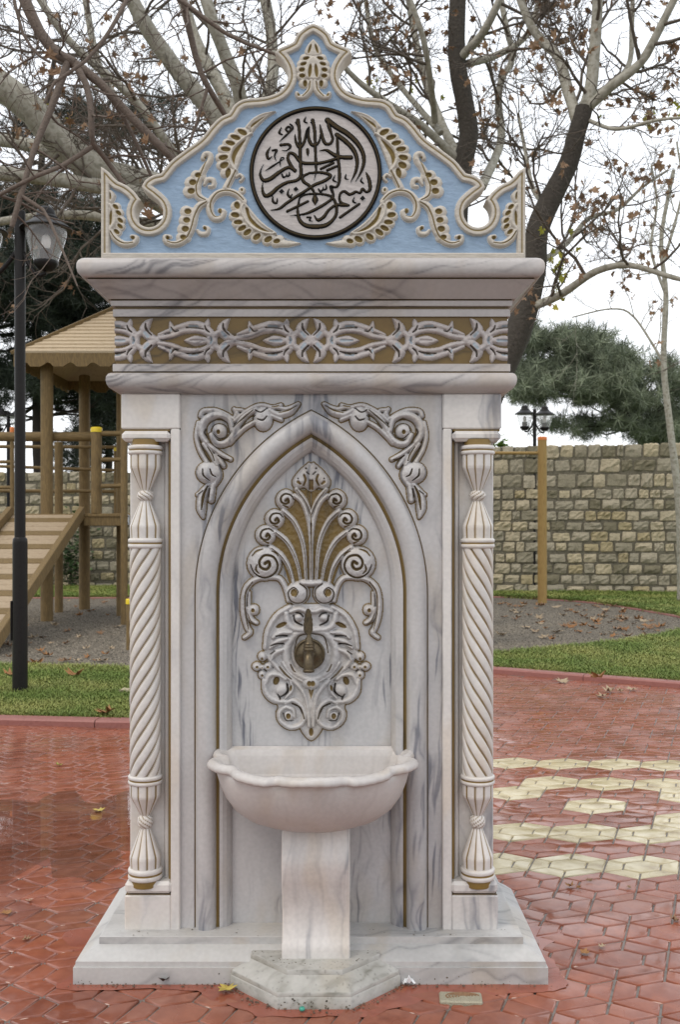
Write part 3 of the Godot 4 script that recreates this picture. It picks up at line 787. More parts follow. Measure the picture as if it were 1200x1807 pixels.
func pilaster(parent: Node3D, side: float) -> void:
	# side -1: the left one in the photograph, 1: its mirror image
	var root := holder("pilaster", parent)
	var m: Material = mats.white if side < 0 else mats.greywhite
	var mid := on_plane(549.2, 0, 0.012).x
	var X := func(px: float, z: float) -> float:
		var x := on_plane(px, 0, z).x
		return x if side < 0 else 2.0 * mid - x
	var Y := func(py: float, z: float) -> float: return on_plane(0, py, z).y
	var piece := func(called: String, pxa: float, pya: float, pxb: float, pyb: float, z0: float, z1: float, bev: float, col := WHITE) -> void:
		var mb := MB.new()
		var xa: float = X.call(pxa, z1)
		var xb: float = X.call(pxb, z1)
		box(mb, Vector3(minf(xa, xb), Y.call(pyb, z1), z0), Vector3(maxf(xa, xb), Y.call(pya, z1), z1), bev, col)
		put(mb.mesh(), called, m, root)
	piece.call("top_block", 213.0, 694.0, 317.0, 757.0, -0.455, 0.012, 0.004)
	piece.call("shadow_gap", 216.0, 756.5, 299.0, 761.0, -0.12, 0.006, 0.001, GOLD)
	piece.call("cap", 213.0, 760.0, 299.5, 778.5, -0.14, 0.018, 0.010)
	piece.call("inner_strip", 300.5, 757.0, 317.0, 1643.0, -0.30, 0.012, 0.003)
	piece.call("painted_groove", 297.5, 778.0, 300.8, 1556.0, -0.14, -0.012, 0.0005, GOLD)
	piece.call("inner_fillet", 290.0, 778.0, 297.8, 1556.0, -0.30, -0.030, 0.003)
	piece.call("back_panel", 229.0, 777.0, 291.0, 1560.0, -0.455, -0.040, 0.003)
	piece.call("base_cap", 219.0, 1557.0, 302.0, 1578.0, -0.14, 0.018, 0.009)
	piece.call("shadow_gap", 221.0, 1577.5, 300.0, 1581.0, -0.12, 0.006, 0.001, GOLD.lerp(DARK, 0.5))
	piece.call("foot_block", 219.0, 1580.5, 317.0 - 16.0, 1643.0, -0.455, 0.012, 0.004)
	colonette(root, X.call(256.0, -0.012), -0.012, -side)
func plan_curve(scallop: bool) -> PackedVector2Array:
	# half of the basin's rim from the wall to the front, x and z
	var pts := []
	if scallop:
		for p in [[0.262, -0.038], [0.287, -0.025], [0.292, 0.015], [0.280, 0.05], [0.262, 0.066], [0.284, 0.086], [0.296, 0.115], [0.285, 0.155], [0.258, 0.205], [0.222, 0.229], [0.206, 0.268], [0.165, 0.305], [0.118, 0.333], [0.092, 0.326], [0.05, 0.354], [0.0, 0.360]]: pts.append(Vector2(p[0], p[1]))
	else:
		for p in [[0.262, -0.038], [0.280, -0.02], [0.286, 0.02], [0.288, 0.06], [0.286, 0.10], [0.276, 0.150], [0.254, 0.205], [0.225, 0.250], [0.190, 0.285], [0.150, 0.312], [0.10, 0.335], [0.05, 0.347], [0.0, 0.351]]: pts.append(Vector2(p[0], p[1]))
	return curve2(pts, 0.008)
func resample(line: PackedVector2Array, m: int) -> PackedVector2Array:
	var total := 0.0
	for i in line.size() - 1: total += line[i].distance_to(line[i + 1])
	var out := PackedVector2Array()
	var i := 0
	var gone := 0.0
	for k in m:
		var want := total * k / (m - 1)
		while i < line.size() - 2 and gone + line[i].distance_to(line[i + 1]) < want:
			gone += line[i].distance_to(line[i + 1])
			i += 1
		out.append(line[i].lerp(line[i + 1], clampf((want - gone) / maxf(1e-9, line[i].distance_to(line[i + 1])), 0.0, 1.0)))
	return out
func basin(parent: Node3D) -> void:
	var m := 80
	var a := resample(plan_curve(true), m)
	var b := resample(plan_curve(false), m)
	# [scale, height, share of the scalloped outline, from the inside?]
	var rings := [[0.02, 0.424, 0.0, 0], [0.22, 0.426, 0, 0], [0.40, 0.432, 0, 0], [0.56, 0.445, 0, 0], [0.70, 0.466, 0, 0], [0.81, 0.494, 0, 0], [0.885, 0.528, 0, 0], [0.935, 0.566, 0, 0], [0.958, 0.596, 0.15, 0], [0.962, 0.608, 0.4, 0], [0.968, 0.612, 0.7, 0], [1.0, 0.6115, 1, 0], [1.010, 0.616, 1, 0], [1.012, 0.623, 1, 0], [1.0, 0.631, 1, 0], [0.975, 0.6355, 1, 0], [0.945, 0.635, 1, 0],
		[0.905, 0.628, 0.9, 1], [0.875, 0.612, 0.7, 1], [0.85, 0.590, 0.4, 1], [0.81, 0.562, 0.2, 1], [0.73, 0.536, 0, 1], [0.58, 0.517, 0, 1], [0.38, 0.506, 0, 1], [0.15, 0.502, 0, 1], [0.01, 0.501, 0, 1]]
	var mb := MB.new()
	var cx := 0.006
	var cols := 2 * m - 1
	for r in rings:
		for k in cols:
			var q := k if k < m else 2 * m - 2 - k
			var p := b[q].lerp(a[q], r[2])
			var c := Vector2(0.0, -0.038) if r[3] == 0 else Vector2(0.0, 0.135)
			if r[3] == 0 and r[0] > 0.93: c = Vector2(0.0, -0.038).lerp(Vector2(0, 0.135), clampf((1.0 - r[0]) * 0.0, 0, 1))
			p = c + (p - c) * r[0]
			var x := -p.x if k < m else p.x
			mb.vert(Vector3(x + cx, r[1] + (0.0005 * sin(k * 1.7) + 0.0030 * cos(absf(k - m + 1.0) / m * TAU * 2.0)) * r[2], p.y), Vector3.UP)
	for j in rings.size():
		for k in cols:
			var dv := mb.v[mini(j + 1, rings.size() - 1) * cols + k] - mb.v[maxi(j - 1, 0) * cols + k]
			var du := mb.v[j * cols + mini(k + 1, cols - 1)] - mb.v[j * cols + maxi(k - 1, 0)]
			var nn := du.cross(dv)
			mb.n[j * cols + k] = nn.normalized() if nn.length() > 1e-10 else (Vector3.DOWN if j < 3 else Vector3.UP)
	for j in rings.size() - 1:
		for k in cols - 1: mb.quad(j * cols + k, j * cols + k + 1, (j + 1) * cols + k + 1, (j + 1) * cols + k)
	# back rim and inner back wall of the bowl
	for j in rings.size() - 1:
		var l0 := mb.v[j * cols]
		var r0 := mb.v[j * cols + cols - 1]
		var l1 := mb.v[(j + 1) * cols]
		var r1 := mb.v[(j + 1) * cols + cols - 1]
		if rings[j][3] == 1 or j >= 16: mb.away([l0, r0, r1, l1], Vector3(0, 0.4, -0.5) if rings[j][1] > 0.625 else Vector3(0, 0.45, -0.2))
	put(mb.mesh(), "basin", mats.basin, parent)
func tap(parent: Node3D) -> void:
	var t := holder("tap", parent)
	var c := on_plane(546, 1155, -0.01)
	t.position = Vector3(c.x, c.y, -0.028)
	var up := Basis(Vector3.RIGHT, PI / 2)    # y axis to z
	var mb := MB.new()
	lathe(mb, PackedVector2Array([Vector2(0.046, 0.0), Vector2(0.0465, 0.010), Vector2(0.044, 0.014), Vector2(0.040, 0.0125), Vector2(0.036, 0.011), Vector2(0.026, 0.014), Vector2(0.018, 0.022), Vector2(0.013, 0.032), Vector2(0.001, 0.033)]), 40)
	var o := put(mb.mesh(), "wall_flange", mats.bronze, t)
	o.transform = Transform3D(up, Vector3(0, 0, 0.002))
	mb = MB.new()
	tube(mb, curve3([Vector3(0, 0.008, 0.02), Vector3(0, 0.008, 0.065), Vector3(0, 0.004, 0.088), Vector3(0, -0.012, 0.1), Vector3(0, -0.036, 0.102)], 0.006), 0.0135, 0.0145, 20)
	put(mb.mesh(), "spout", mats.bronze, t)
	mb = MB.new()
	lathe(mb, PackedVector2Array([Vector2(0.012, -0.001), Vector2(0.0165, 0.0), Vector2(0.0168, 0.006), Vector2(0.015, 0.0075), Vector2(0.0148, 0.008)]), 24)
	o = put(mb.mesh(), "spout_lip", mats.bronze, t)
	o.position = Vector3(0, -0.040, 0.102)
	mb = MB.new()
	lathe(mb, PackedVector2Array([Vector2(0.014, 0.0), Vector2(0.016, 0.006), Vector2(0.0175, 0.012), Vector2(0.0175, 0.015), Vector2(0.015, 0.017), Vector2(0.0165, 0.020), Vector2(0.017, 0.023), Vector2(0.014, 0.026), Vector2(0.016, 0.028), Vector2(0.0155, 0.031), Vector2(0.011, 0.034), Vector2(0.0105, 0.046), Vector2(0.007, 0.048), Vector2(0.006, 0.056)]), 24)
	o = put(mb.mesh(), "bonnet", mats.bronze, t)
	o.position = Vector3(0, 0.008, 0.062)
	mb = MB.new()
	var out := [[-0.004, 0.0], [-0.013, 0.008], [-0.0165, 0.016], [-0.0155, 0.024], [-0.0175, 0.031], [-0.014, 0.038], [-0.0155, 0.045], [-0.0115, 0.052], [-0.0125, 0.059], [-0.0075, 0.064], [-0.0075, 0.071], [0.0, 0.077]]
	var ring := []
	for p in out: ring.append(Vector2(p[0], p[1]))
	for k in range(out.size() - 2, -1, -1): ring.append(Vector2(-out[k][0] * 0.95, out[k][1]))
	for zf in [-1.0, 1.0]:
		var f := []
		for p in ring: f.append(Vector3(p.x * 0.82, p.y, zf * 0.0045))
		var mid := mb.vert(Vector3(0, 0.036, zf * 0.0075), Vector3(0, 0, zf))
		var first := mb.v.size()
		for p in f: mb.vert(p, Vector3(p.x * 25.0, 0, zf).normalized())
		for k in f.size(): mb.tri(mid, first + k, first + (k + 1) % f.size())
	for k in ring.size():
		var p: Vector2 = ring[k]
		var q: Vector2 = ring[(k + 1) % ring.size()]
		mb.away([Vector3(p.x * 0.82, p.y, -0.0045), Vector3(q.x * 0.82, q.y, -0.0045), Vector3(q.x * 0.82, q.y, 0.0045), Vector3(p.x * 0.82, p.y, 0.0045)], Vector3(0, 0.036, 0))
	o = put(mb.mesh(), "handle", mats.bronze, t)
	o.transform = Transform3D(Basis(Vector3.UP, 0.55), Vector3(-0.002, 0.062, 0.062))
func pediment(parent: Node3D) -> void:
	var root := holder("pediment", parent)
	var zp := 0.03
	var sc := FOCAL / (EYE.z - zp)
	var left := [179, 470, 179, 420, 179, 360, 178.5, 296, 190.6, 303.8, 202, 314, 209, 322, 224, 329, 237, 339.6, 246, 351]
	var half := PackedVector2Array()
	half.append_array(PackedVector2Array(xy([179, 472, 179, 440, 179, 400, 179, 360, 179, 330, 178.5, 296], Vector2.ZERO, 1)))
	var add := func(a: Array) -> void:
		var c := curve2(xy(a, Vector2.ZERO, 1), 2.5)
		for i in range(1, c.size()): half.append(c[i])
	add.call([178.5, 296, 190.6, 303.8, 201, 315, 209, 322])
	add.call([209, 322, 224, 329, 237, 339.6, 246, 351])
	var circ := []
	for k in 25:
		var a := deg_to_rad(lerpf(-124.0, -415.0, k / 24.0))
		circ.append_array([263.2 + 25.0 * cos(a), 376.5 + 26.0 * sin(a)])
	half.append_array(PackedVector2Array(xy(circ, Vector2.ZERO, 1)))
	add.call([277.5, 355.2, 268, 347, 257, 339, 250, 331.5])
	add.call([250, 331.5, 256.7, 320, 269.7, 311.4, 284, 307.7])
	add.call([284, 307.7, 291, 299, 303, 285, 325, 268, 354.7, 246, 373, 224, 387.7, 209.7, 404, 202])
	add.call([404, 202, 408, 196, 415, 186, 431.7, 177, 468, 173, 494, 163, 507.5, 144, 507.5, 126, 498.5, 109, 485.5, 96.5])
	add.call([485.5, 96.5, 491, 88.5, 508.7, 81, 518, 76])
	add.call([518, 76, 526, 61, 541, 49, 553, 44])
	var axis := 553.0
	var poly := half.duplicate()
	for i in range(half.size() - 2, -1, -1): poly.append(Vector2(2.0 * axis - half[i].x, half[i].y))
	var to := func(p: Vector2, z: float) -> Vector3: return Vector3((p.x - 600.0) / sc + EYE.x, EYE.y + (HORIZON - p.y) / sc, z)
	# field of distances to the outline
	var g := 1.25
	var x0 := axis - g * 302
	var y0 := 42.0
	var w := 605
	var h := int((473.0 - y0) / g)
	var near := PackedFloat32Array()
	near.resize(w * h)
	near.fill(1e6)
	var foot := PackedVector2Array()
	foot.resize(w * h)
	var reach := 20.0
	for e in poly.size():
		var a := poly[e]
		var b := poly[(e + 1) % poly.size()]
		for j in range(maxi(0, int((minf(a.y, b.y) - reach - y0) / g)), mini(h - 1, int((maxf(a.y, b.y) + reach - y0) / g)) + 1):
			for i in range(maxi(0, int((minf(a.x, b.x) - reach - x0) / g)), mini(w - 1, int((maxf(a.x, b.x) + reach - x0) / g)) + 1):
				var p := Vector2(x0 + i * g, y0 + j * g)
				var q := Geometry2D.get_closest_point_to_segment(p, a, b)
				var d := p.distance_to(q)
				var k := j * w + i
				if d < near[k]:
					near[k] = d; foot[k] = q
	var inside := PackedByteArray()
	inside.resize(w * h)
	for j in h:   # scan lines
		var y := y0 + j * g + 0.0007
		var xs := []
		for e in poly.size():
			var a := poly[e]
			var b := poly[(e + 1) % poly.size()]
			if (a.y > y) != (b.y > y): xs.append(a.x + (y - a.y) / (b.y - a.y) * (b.x - a.x))
		xs.sort()
		for t in range(0, xs.size() - 1, 2):
			for i in range(maxi(0, int(ceil((xs[t] - x0) / g))), mini(w - 1, int(floor((xs[t + 1] - x0) / g))) + 1): inside[j * w + i] = 1
	var rim := func(d: float) -> float:
		if d < 2.0: return 0.007 + 0.005 * sqrt(1.0 - (1.0 - d / 2.0) * (1.0 - d / 2.0))
		if d > 5.0 and d < 8.0: return 0.0105
		if d < 13.0: return 0.012
		if d < 16.5: return 0.012 * (0.5 + 0.5 * cos((d - 13.0) / 3.5 * PI))
		return 0.0
	var blue := Color(0.30, 0.40, 0.53)
	var hf := PackedFloat32Array()
	hf.resize(w * h)
	for k in w * h: hf[k] = rim.call(near[k] if inside[k] == 1 else 0.0)
	var mb := MB.new()
	var border := MB.new()
	for which in 2:
		var out: MB = mb if which == 0 else border
		var id := PackedInt32Array()
		id.resize(w * h)
		id.fill(-1)
		for j in h - 1:
			for i in w - 1:
				var k := j * w + i
				if inside[k] + inside[k + 1] + inside[k + w] + inside[k + w + 1] == 0: continue
				var dn := minf(minf(near[k], near[k + 1]), minf(near[k + w], near[k + w + 1]))
				if (dn < 16.0) != (which == 1): continue
				var q := [k, k + 1, k + w + 1, k + w]
				for kk in q:
					if id[kk] >= 0: continue
					var ii: int = kk % w
					var jj: int = kk / w
					var p := Vector2(x0 + ii * g, y0 + jj * g)
					var d := near[kk]
					if inside[kk] == 0:
						p = foot[kk]; d = 0.0
					var sx := (hf[jj * w + mini(ii + 1, w - 1)] - hf[jj * w + maxi(ii - 1, 0)]) / (2.0 * g / sc)
					var sy := (hf[mini(jj + 1, h - 1) * w + ii] - hf[maxi(jj - 1, 0) * w + ii]) / (2.0 * g / sc)
					var col := blue
					if d < 15.5: col = CREAM
					if d > 4.6 and d < 8.4: col = CREAM.lerp(GILT, clampf(minf(d - 4.6, 8.4 - d) * 0.9, 0.0, 1.0))
					id[kk] = out.vert(to.call(p, zp + rim.call(d)), Vector3(-sx, sy, 1).normalized(), col)
				out.quad(id[q[0]], id[q[1]], id[q[2]], id[q[3]])
	# thickness and back
	var back := zp - 0.055
	for e in poly.size():
		var a := poly[e]
		var b := poly[(e + 1) % poly.size()]
		var d := (b - a).normalized()
		var nn := Vector3(d.y, d.x, 0)
		var tst := (a + b) * 0.5 + Vector2(d.y, -d.x) * 0.6
		if Geometry2D.is_point_in_polygon(tst, poly): nn = -nn
		border.flat([to.call(a, zp + 0.007), to.call(b, zp + 0.007), to.call(b, back), to.call(a, back)], nn, CREAM)
	var first := mb.v.size()
	for p in poly: mb.vert(to.call(p, back), Vector3(0, 0, -1), CREAM)
	var t := Geometry2D.triangulate_polygon(poly)
	for i in range(0, t.size(), 3): mb.tri(first + t[i], first + t[i + 1], first + t[i + 2])
	put(mb.mesh(), "painted_panel", mats.paint, root)
	put(border.mesh(), "border_moulding", mats.paint, root)
	var sill := MB.new()
	box(sill, to.call(Vector2(181, 472), zp - 0.01), to.call(Vector2(925, 448), zp + 0.014), 0.003, CREAM)
	put(sill.mesh(), "bottom_fillet", mats.paint, root)
	var scrolls := pediment_scrolls()
	for called in scrolls:
		put(relief_mesh(scrolls[called], zp), called.replace("_lower", ""), mats.paint, root)
		if called != "finial_flower": put(relief_mesh(scrolls[called], zp, axis), called.replace("_lower", ""), mats.paint, root)
	# the round inscription
	var md := holder("medallion", parent)
	var c: Vector3 = to.call(Vector2(557.0, 306.5), zp)
	var rad := 117.0 / sc
	mb = MB.new()
	lathe(mb, PackedVector2Array([Vector2(rad - 0.005, 0.0), Vector2(rad - 0.006, 0.006), Vector2(0.002, 0.006)]), 96, Vector3.ZERO, null, Color(0.52, 0.475, 0.455))
	var o := put(mb.mesh(), "disc", mats.paint, md)
	o.transform = Transform3D(Basis(Vector3.RIGHT, PI / 2), c)
	mb = MB.new()
	var gild := func(_a: float, y: float) -> Array: return [1.0, 1.0 if y > 0.0128 else 0.0]
	lathe(mb, PackedVector2Array([Vector2(rad, 0.0), Vector2(rad, 0.009), Vector2(rad - 0.002, 0.0118), Vector2(rad - 0.0035, 0.0125), Vector2(rad - 0.0048, 0.0130), Vector2(rad - 0.0078, 0.0130), Vector2(rad - 0.0090, 0.0125), Vector2(rad - 0.0115, 0.0110), Vector2(rad - 0.0125, 0.006), Vector2(rad - 0.0125, 0.004)]), 128, Vector3.ZERO, gild, INK, Color(0.052, 0.036, 0.016))
	o = put(mb.mesh(), "ring", mats.paint, md)
	o.transform = Transform3D(Basis(Vector3.RIGHT, PI / 2), c)
	o = put(relief_mesh(calligraphy_relief(), zp + 0.006), "calligraphy", mats.paint, md)
	tag(o, "dark carved Arabic calligraphy with worn gilding")
func build_fountain() -> void:
	var f := thing("marble_fountain", "tall carved marble street fountain with blue calligraphy pediment and half round basin", "fountain")
	var dark_gold := GOLD.lerp(DARK, 0.35)
	var mb := MB.new()
	var prof := profile_from_photo([[1733, 420], [1708, 420], [1706.5, 416], [1697, 415.5], [1694, 412], [1683, 399], [1667, 377], [1666, 374.5], [1653.5, 374.5], [1652, 372]])
	prof[0][1] = 0.0
	tiers(mb, prof, front_corners, true, [], Vector2(0, -0.2))
	put(mb.mesh(), "plinth", mats.base, f)
	mb = MB.new()
	var oct := func(o: float) -> Array:
		var out := []
		for k in 8:
			var a := PI / 8 + k * PI / 4
			out.append(Vector2(0.0135 + cos(a) * o / cos(PI / 8), 0.033 + sin(a) * o / cos(PI / 8)))
		return out
	tiers(mb, [[0.240, 0.0], [0.239, 0.028], [0.236, 0.031], [0.236, 0.040], [0.233, 0.044], [0.190, 0.064], [0.184, 0.068], [0.183, 0.078], [0.181, 0.081]], oct, true, [], Vector2(0.0135, 0.033))
	put(mb.mesh(), "octagonal_step", mats.step, f)
	mb = MB.new()     # body behind the carved front
	box(mb, Vector3(-0.47, 0.1, -0.455), Vector3(0.47, 1.68, -0.085), 0.002)
	box(mb, Vector3(-0.545, 1.66, -0.455), Vector3(0.545, 2.04, -0.02), 0.002)
	put(mb.mesh(), "body", mats.white, f)
	build_arch(f)
	pilaster(f, -1.0)
	pilaster(f, 1.0)
	var corner := corner_relief()
	put(relief_mesh(corner, 0.0), "corner_carving", mats.panel, f)
	put(relief_mesh(corner, 0.0, 549.2), "corner_carving", mats.panel, f)
	put(central_carving(), "central_carving", mats.panel, f)
	mb = MB.new()
	tiers(mb, profile_from_photo([[694.5, 337], [694, 339], [690, 347], [684, 358], [677, 362.5], [670, 363.8], [664, 363], [659.5, 359.5], [658, 355]]), front_corners, true, [], Vector2(0, -0.2))
	put(mb.mesh(), "ledge", mats.cornice, f)
	var fr := holder("frieze", f)
	mb = MB.new()
	var prof2 := profile_from_photo([[658.5, 349], [655.5, 349], [655, 351.5], [642.5, 351.5], [642, 346.0], [559, 346.0], [558.5, 351], [546, 351], [545.5, 347], [540.5, 347]])
	tiers(mb, prof2, front_corners, true, [dark_gold, WHITE, WHITE, WHITE, GOLD, WHITE, WHITE, WHITE, dark_gold], Vector2(0, -0.2))
	put(mb.mesh(), "frieze_band", mats.cornice, fr)
	var oz: float = 0.012 + prof2[4][0]
	put(frieze_carving(oz), "frieze_carving", mats.cornice, fr)
	mb = MB.new()
	tiers(mb, profile_from_photo([[540.5, 352], [539.5, 354], [530.5, 356], [530, 354], [528, 354], [527.5, 361], [492.5, 397.5], [492, 394], [490, 394], [489.5, 401], [486, 407.5], [480, 412.5], [472, 414.5], [464, 414], [459, 411], [456, 406], [455, 400]]), front_corners, true, [WHITE, WHITE, dark_gold, dark_gold, WHITE, WHITE, dark_gold, dark_gold], Vector2(0, -0.2))
	put(mb.mesh(), "cornice", mats.cornice, f)
	pediment(f)
	# the curved foot of the basin
	mb = MB.new()
	var side := curve2([Vector2(0.122, 0.446), Vector2(0.148, 0.400), Vector2(0.163, 0.355), Vector2(0.156, 0.310), Vector2(0.138, 0.265), Vector2(0.122, 0.215), Vector2(0.120, 0.170), Vector2(0.130, 0.130), Vector2(0.141, 0.112), Vector2(0.143, 0.079)], 0.012)
	var xa := on_plane(497, 0, 0.145).x
	var xb := on_plane(617.5, 0, 0.145).x
	var outline := PackedVector2Array(side)
	outline.append(Vector2(-0.04, 0.079))
	outline.append(Vector2(-0.04, 0.446))
	for i in side.size() - 1:
		var d0: Vector2 = (side[mini(i + 1, side.size() - 1)] - side[maxi(i - 1, 0)]).normalized()
		var d1: Vector2 = (side[mini(i + 2, side.size() - 1)] - side[i]).normalized()
		var n0 := Vector3(0, d0.x, -d0.y)
		var n1 := Vector3(0, d1.x, -d1.y)
		var q := [mb.vert(Vector3(xa + 0.003, side[i].y, side[i].x), n0), mb.vert(Vector3(xb - 0.003, side[i].y, side[i].x), n0), mb.vert(Vector3(xb - 0.003, side[i + 1].y, side[i + 1].x), n1), mb.vert(Vector3(xa + 0.003, side[i + 1].y, side[i + 1].x), n1)]
		mb.quad(q[0], q[1], q[2], q[3])
		for e in [[xa, -1.0], [xb, 1.0]]:
			var nn := Vector3(e[1], d0.x, -d0.y).normalized()
			var p0 := mb.vert(Vector3(e[0] - e[1] * 0.003, side[i].y, side[i].x), nn)
			var p1 := mb.vert(Vector3(e[0], side[i].y, side[i].x - 0.003), nn)
			var p2 := mb.vert(Vector3(e[0], side[i + 1].y, side[i + 1].x - 0.003), nn)
			var p3 := mb.vert(Vector3(e[0] - e[1] * 0.003, side[i + 1].y, side[i + 1].x), nn)
			mb.quad(p0, p1, p2, p3)
			mb.flat([Vector3(e[0], side[i].y, side[i].x - 0.003), Vector3(e[0], side[i + 1].y, side[i + 1].x - 0.003), Vector3(e[0], side[i + 1].y, -0.04), Vector3(e[0], side[i].y, -0.04)], Vector3(e[1], 0, 0))
	put(mb.mesh(), "basin_foot", mats.foot, f)
	basin(f)
	tap(f)
	grime(f)
func grime(parent: Node3D) -> void:
	# dark specks of dirt on the ledges and grit washed up against the foot of the fountain
	var rr := RandomNumberGenerator.new()
	rr.seed = 31
	var fleck := MB.new()
	var ring := []
	for k in 7: ring.append(Vector3(cos(TAU * k / 7.0) * rr.randf_range(0.5, 1.2), 0.12, sin(TAU * k / 7.0) * rr.randf_range(0.4, 1.0)))
	fleck.flat(ring, Vector3.UP)
	for k in 7: fleck.away([ring[k], ring[(k + 1) % 7], ring[(k + 1) % 7] * Vector3(1.1, -1, 1.1), ring[k] * Vector3(1.1, -1, 1.1)], Vector3.ZERO)
	var lay := func(called: String, list: Array, lo: float, hi: float, dark: Color, light: Color) -> void:
		var mm := MultiMesh.new()
		mm.transform_format = MultiMesh.TRANSFORM_3D
		mm.use_colors = true
		mm.mesh = fleck.mesh()
		mm.instance_count = list.size()
		for i in list.size():
			var nn: Vector3 = list[i][1]
			var side := nn.cross(Vector3(0.3, 0.2, 0.9)).normalized()
			var s := lo + (hi - lo) * pow(rr.randf(), 3.0)
			var b := Basis(side, nn, side.cross(nn)) * Basis(Vector3.UP, rr.randf() * TAU)
			mm.set_instance_transform(i, Transform3D(b.scaled(Vector3(s, s, s)) if nn.y < 0.5 else b.scaled(Vector3(s, list[i][2], s)), list[i][0]))
			mm.set_instance_color(i, dark.lerp(light, rr.randf()))
		var o := MultiMeshInstance3D.new()
		o.name = called
		o.multimesh = mm
		o.material_override = mats.grit
		o.set_meta("kind", "stuff")
		parent.add_child(o, true)
	var spots := []
	for k in 90:   # the octagon's top, its edge and faces
		var a := rr.randf_range(-0.2, PI + 0.2)
		var q := 0.184 * rr.randf_range(0.75, 0.985)
		spots.append([Vector3(0.0135 + cos(a) * q * 1.02, 0.081, 0.033 + sin(a) * q), Vector3.UP, 0.0012])
	for k in 60:
		var x := rr.randf_range(-0.085, 0.11)
		spots.append([Vector3(x, pow(rr.randf(), 1.6) * 0.028, 0.2730), Vector3(0, 0, 1), 0.002])
	for k in 60:
		var x := rr.randf_range(-0.66, 0.66)
		spots.append([Vector3(x, pow(rr.randf(), 1.8) * 0.04, 0.1245), Vector3(0, 0, 1), 0.002])
	for k in 60:
		var x := rr.randf_range(-0.57, 0.57)
		spots.append([Vector3(x, 0.1132, rr.randf_range(0.014, 0.062)), Vector3.UP, 0.0012])
	lay.call("dirt_specks", spots, 0.0007, 0.0040, Color(0.05, 0.043, 0.03), Color(0.18, 0.155, 0.115))
	spots = []
	for k in 420:
		var t := rr.randf()
		var p := Vector3.ZERO
		if t < 0.45:
			var a := rr.randf_range(0.0, PI)
			p = Vector3(0.0135 + cos(a) * (0.25 + absf(rr.randfn()) * 0.018), 0.004, 0.033 + sin(a) * (0.248 + absf(rr.randfn()) * 0.018))
		else:
			p = Vector3(rr.randf_range(-0.68, 0.68), 0.004, 0.127 + absf(rr.randfn()) * 0.012)
		spots.append([p, Vector3.UP, 0.006])
	lay.call("grit", spots, 0.0010, 0.0055, Color(0.06, 0.042, 0.028), Color(0.22, 0.15, 0.10))

# ---------- materials ----------
func noise(seed_: int, freq: float, oct := 4, kind := FastNoiseLite.TYPE_SIMPLEX_SMOOTH) -> FastNoiseLite:
	var n := FastNoiseLite.new()
	n.seed = seed_
	n.frequency = freq
	n.noise_type = kind
	n.fractal_octaves = oct
	return n
func marble(seed_: int, angle: float, base: Color, vein: Color, amount: float, along: float, across: float, cloud: float, dashes: float, span := 3.0, spots := 0.0) -> StandardMaterial3D:
	# veins run along the angle (degrees from the vertical); the picture covers three metres
	var side := 740
	var im := Image.create(side, side, false, Image.FORMAT_RGB8)
	var warp := noise(seed_ + 1, 2.2, 3)
	var big := noise(seed_ + 2, 1.0, 4)
	var thin := noise(seed_ + 3, 1.0, 3)
	var dash := noise(seed_ + 4, 1.0, 2)
	var fine := noise(seed_ + 5, 60.0, 2)
	var ca := cos(deg_to_rad(angle))
	var sa := sin(deg_to_rad(angle))
	for j in side:
		for i in side:
			var x := span * i / side
			var y := span * j / side
			var u := x * ca + y * sa
			var v := y * ca - x * sa
			var wv := warp.get_noise_2d(x * 1.5, y * 1.5) * 0.05
			var b := big.get_noise_2d((u + wv) * across * 0.35, v * along * 0.5)
			var t := thin.get_noise_2d((u + wv) * across, v * along)
			var vn := pow(clampf(1.0 - absf(t) * 3.2, 0.0, 1.0), 3.0) * clampf(b * 2.0 + 0.45, 0.0, 1.0) * amount
			vn += clampf(b * 1.3, 0.0, 1.0) * cloud
			if dashes > 0.0:
				var dd := dash.get_noise_2d((u + wv * 0.3) * across * 4.2, v * along * 2.6)
				vn += smoothstep(0.12, 0.55, dd) * dashes * clampf(0.30 + b * 2.4, 0.0, 1.0)
			var c := base.lerp(vein, clampf(vn, 0.0, 1.0))
			c = c.lerp(Color(c.r * 0.90, c.g * 0.80, c.b * 0.66), smoothstep(0.05, 0.55, warp.get_noise_2d(x * 2.3 + 40.0, y * 0.9 + 7.0)) * 0.42)
			var f := 1.0 + fine.get_noise_2d(x, y) * 0.07 + thin.get_noise_2d(x * 7.0 + 31.0, y * 5.0) * 0.07
			if spots > 0.0 and fine.get_noise_2d(x * 1.3 + 9.0, y * 1.3) > 0.58 - spots * clampf(b, 0.0, 0.4): f *= 0.68
			im.set_pixel(i, j, Color(c.r * f, c.g * f, c.b * f).linear_to_srgb())
	var m := StandardMaterial3D.new()
	m.albedo_texture = ImageTexture.create_from_image(im)
	m.uv1_triplanar = true
	m.uv1_world_triplanar = true
	m.uv1_scale = Vector3.ONE / span
	m.uv1_offset = Vector3(0.5, 0.03, 0.5)
	m.uv1_triplanar_sharpness = 6.0
	m.vertex_color_use_as_albedo = true
	m.roughness = 0.42
	m.metallic_specular = 0.45
	return m
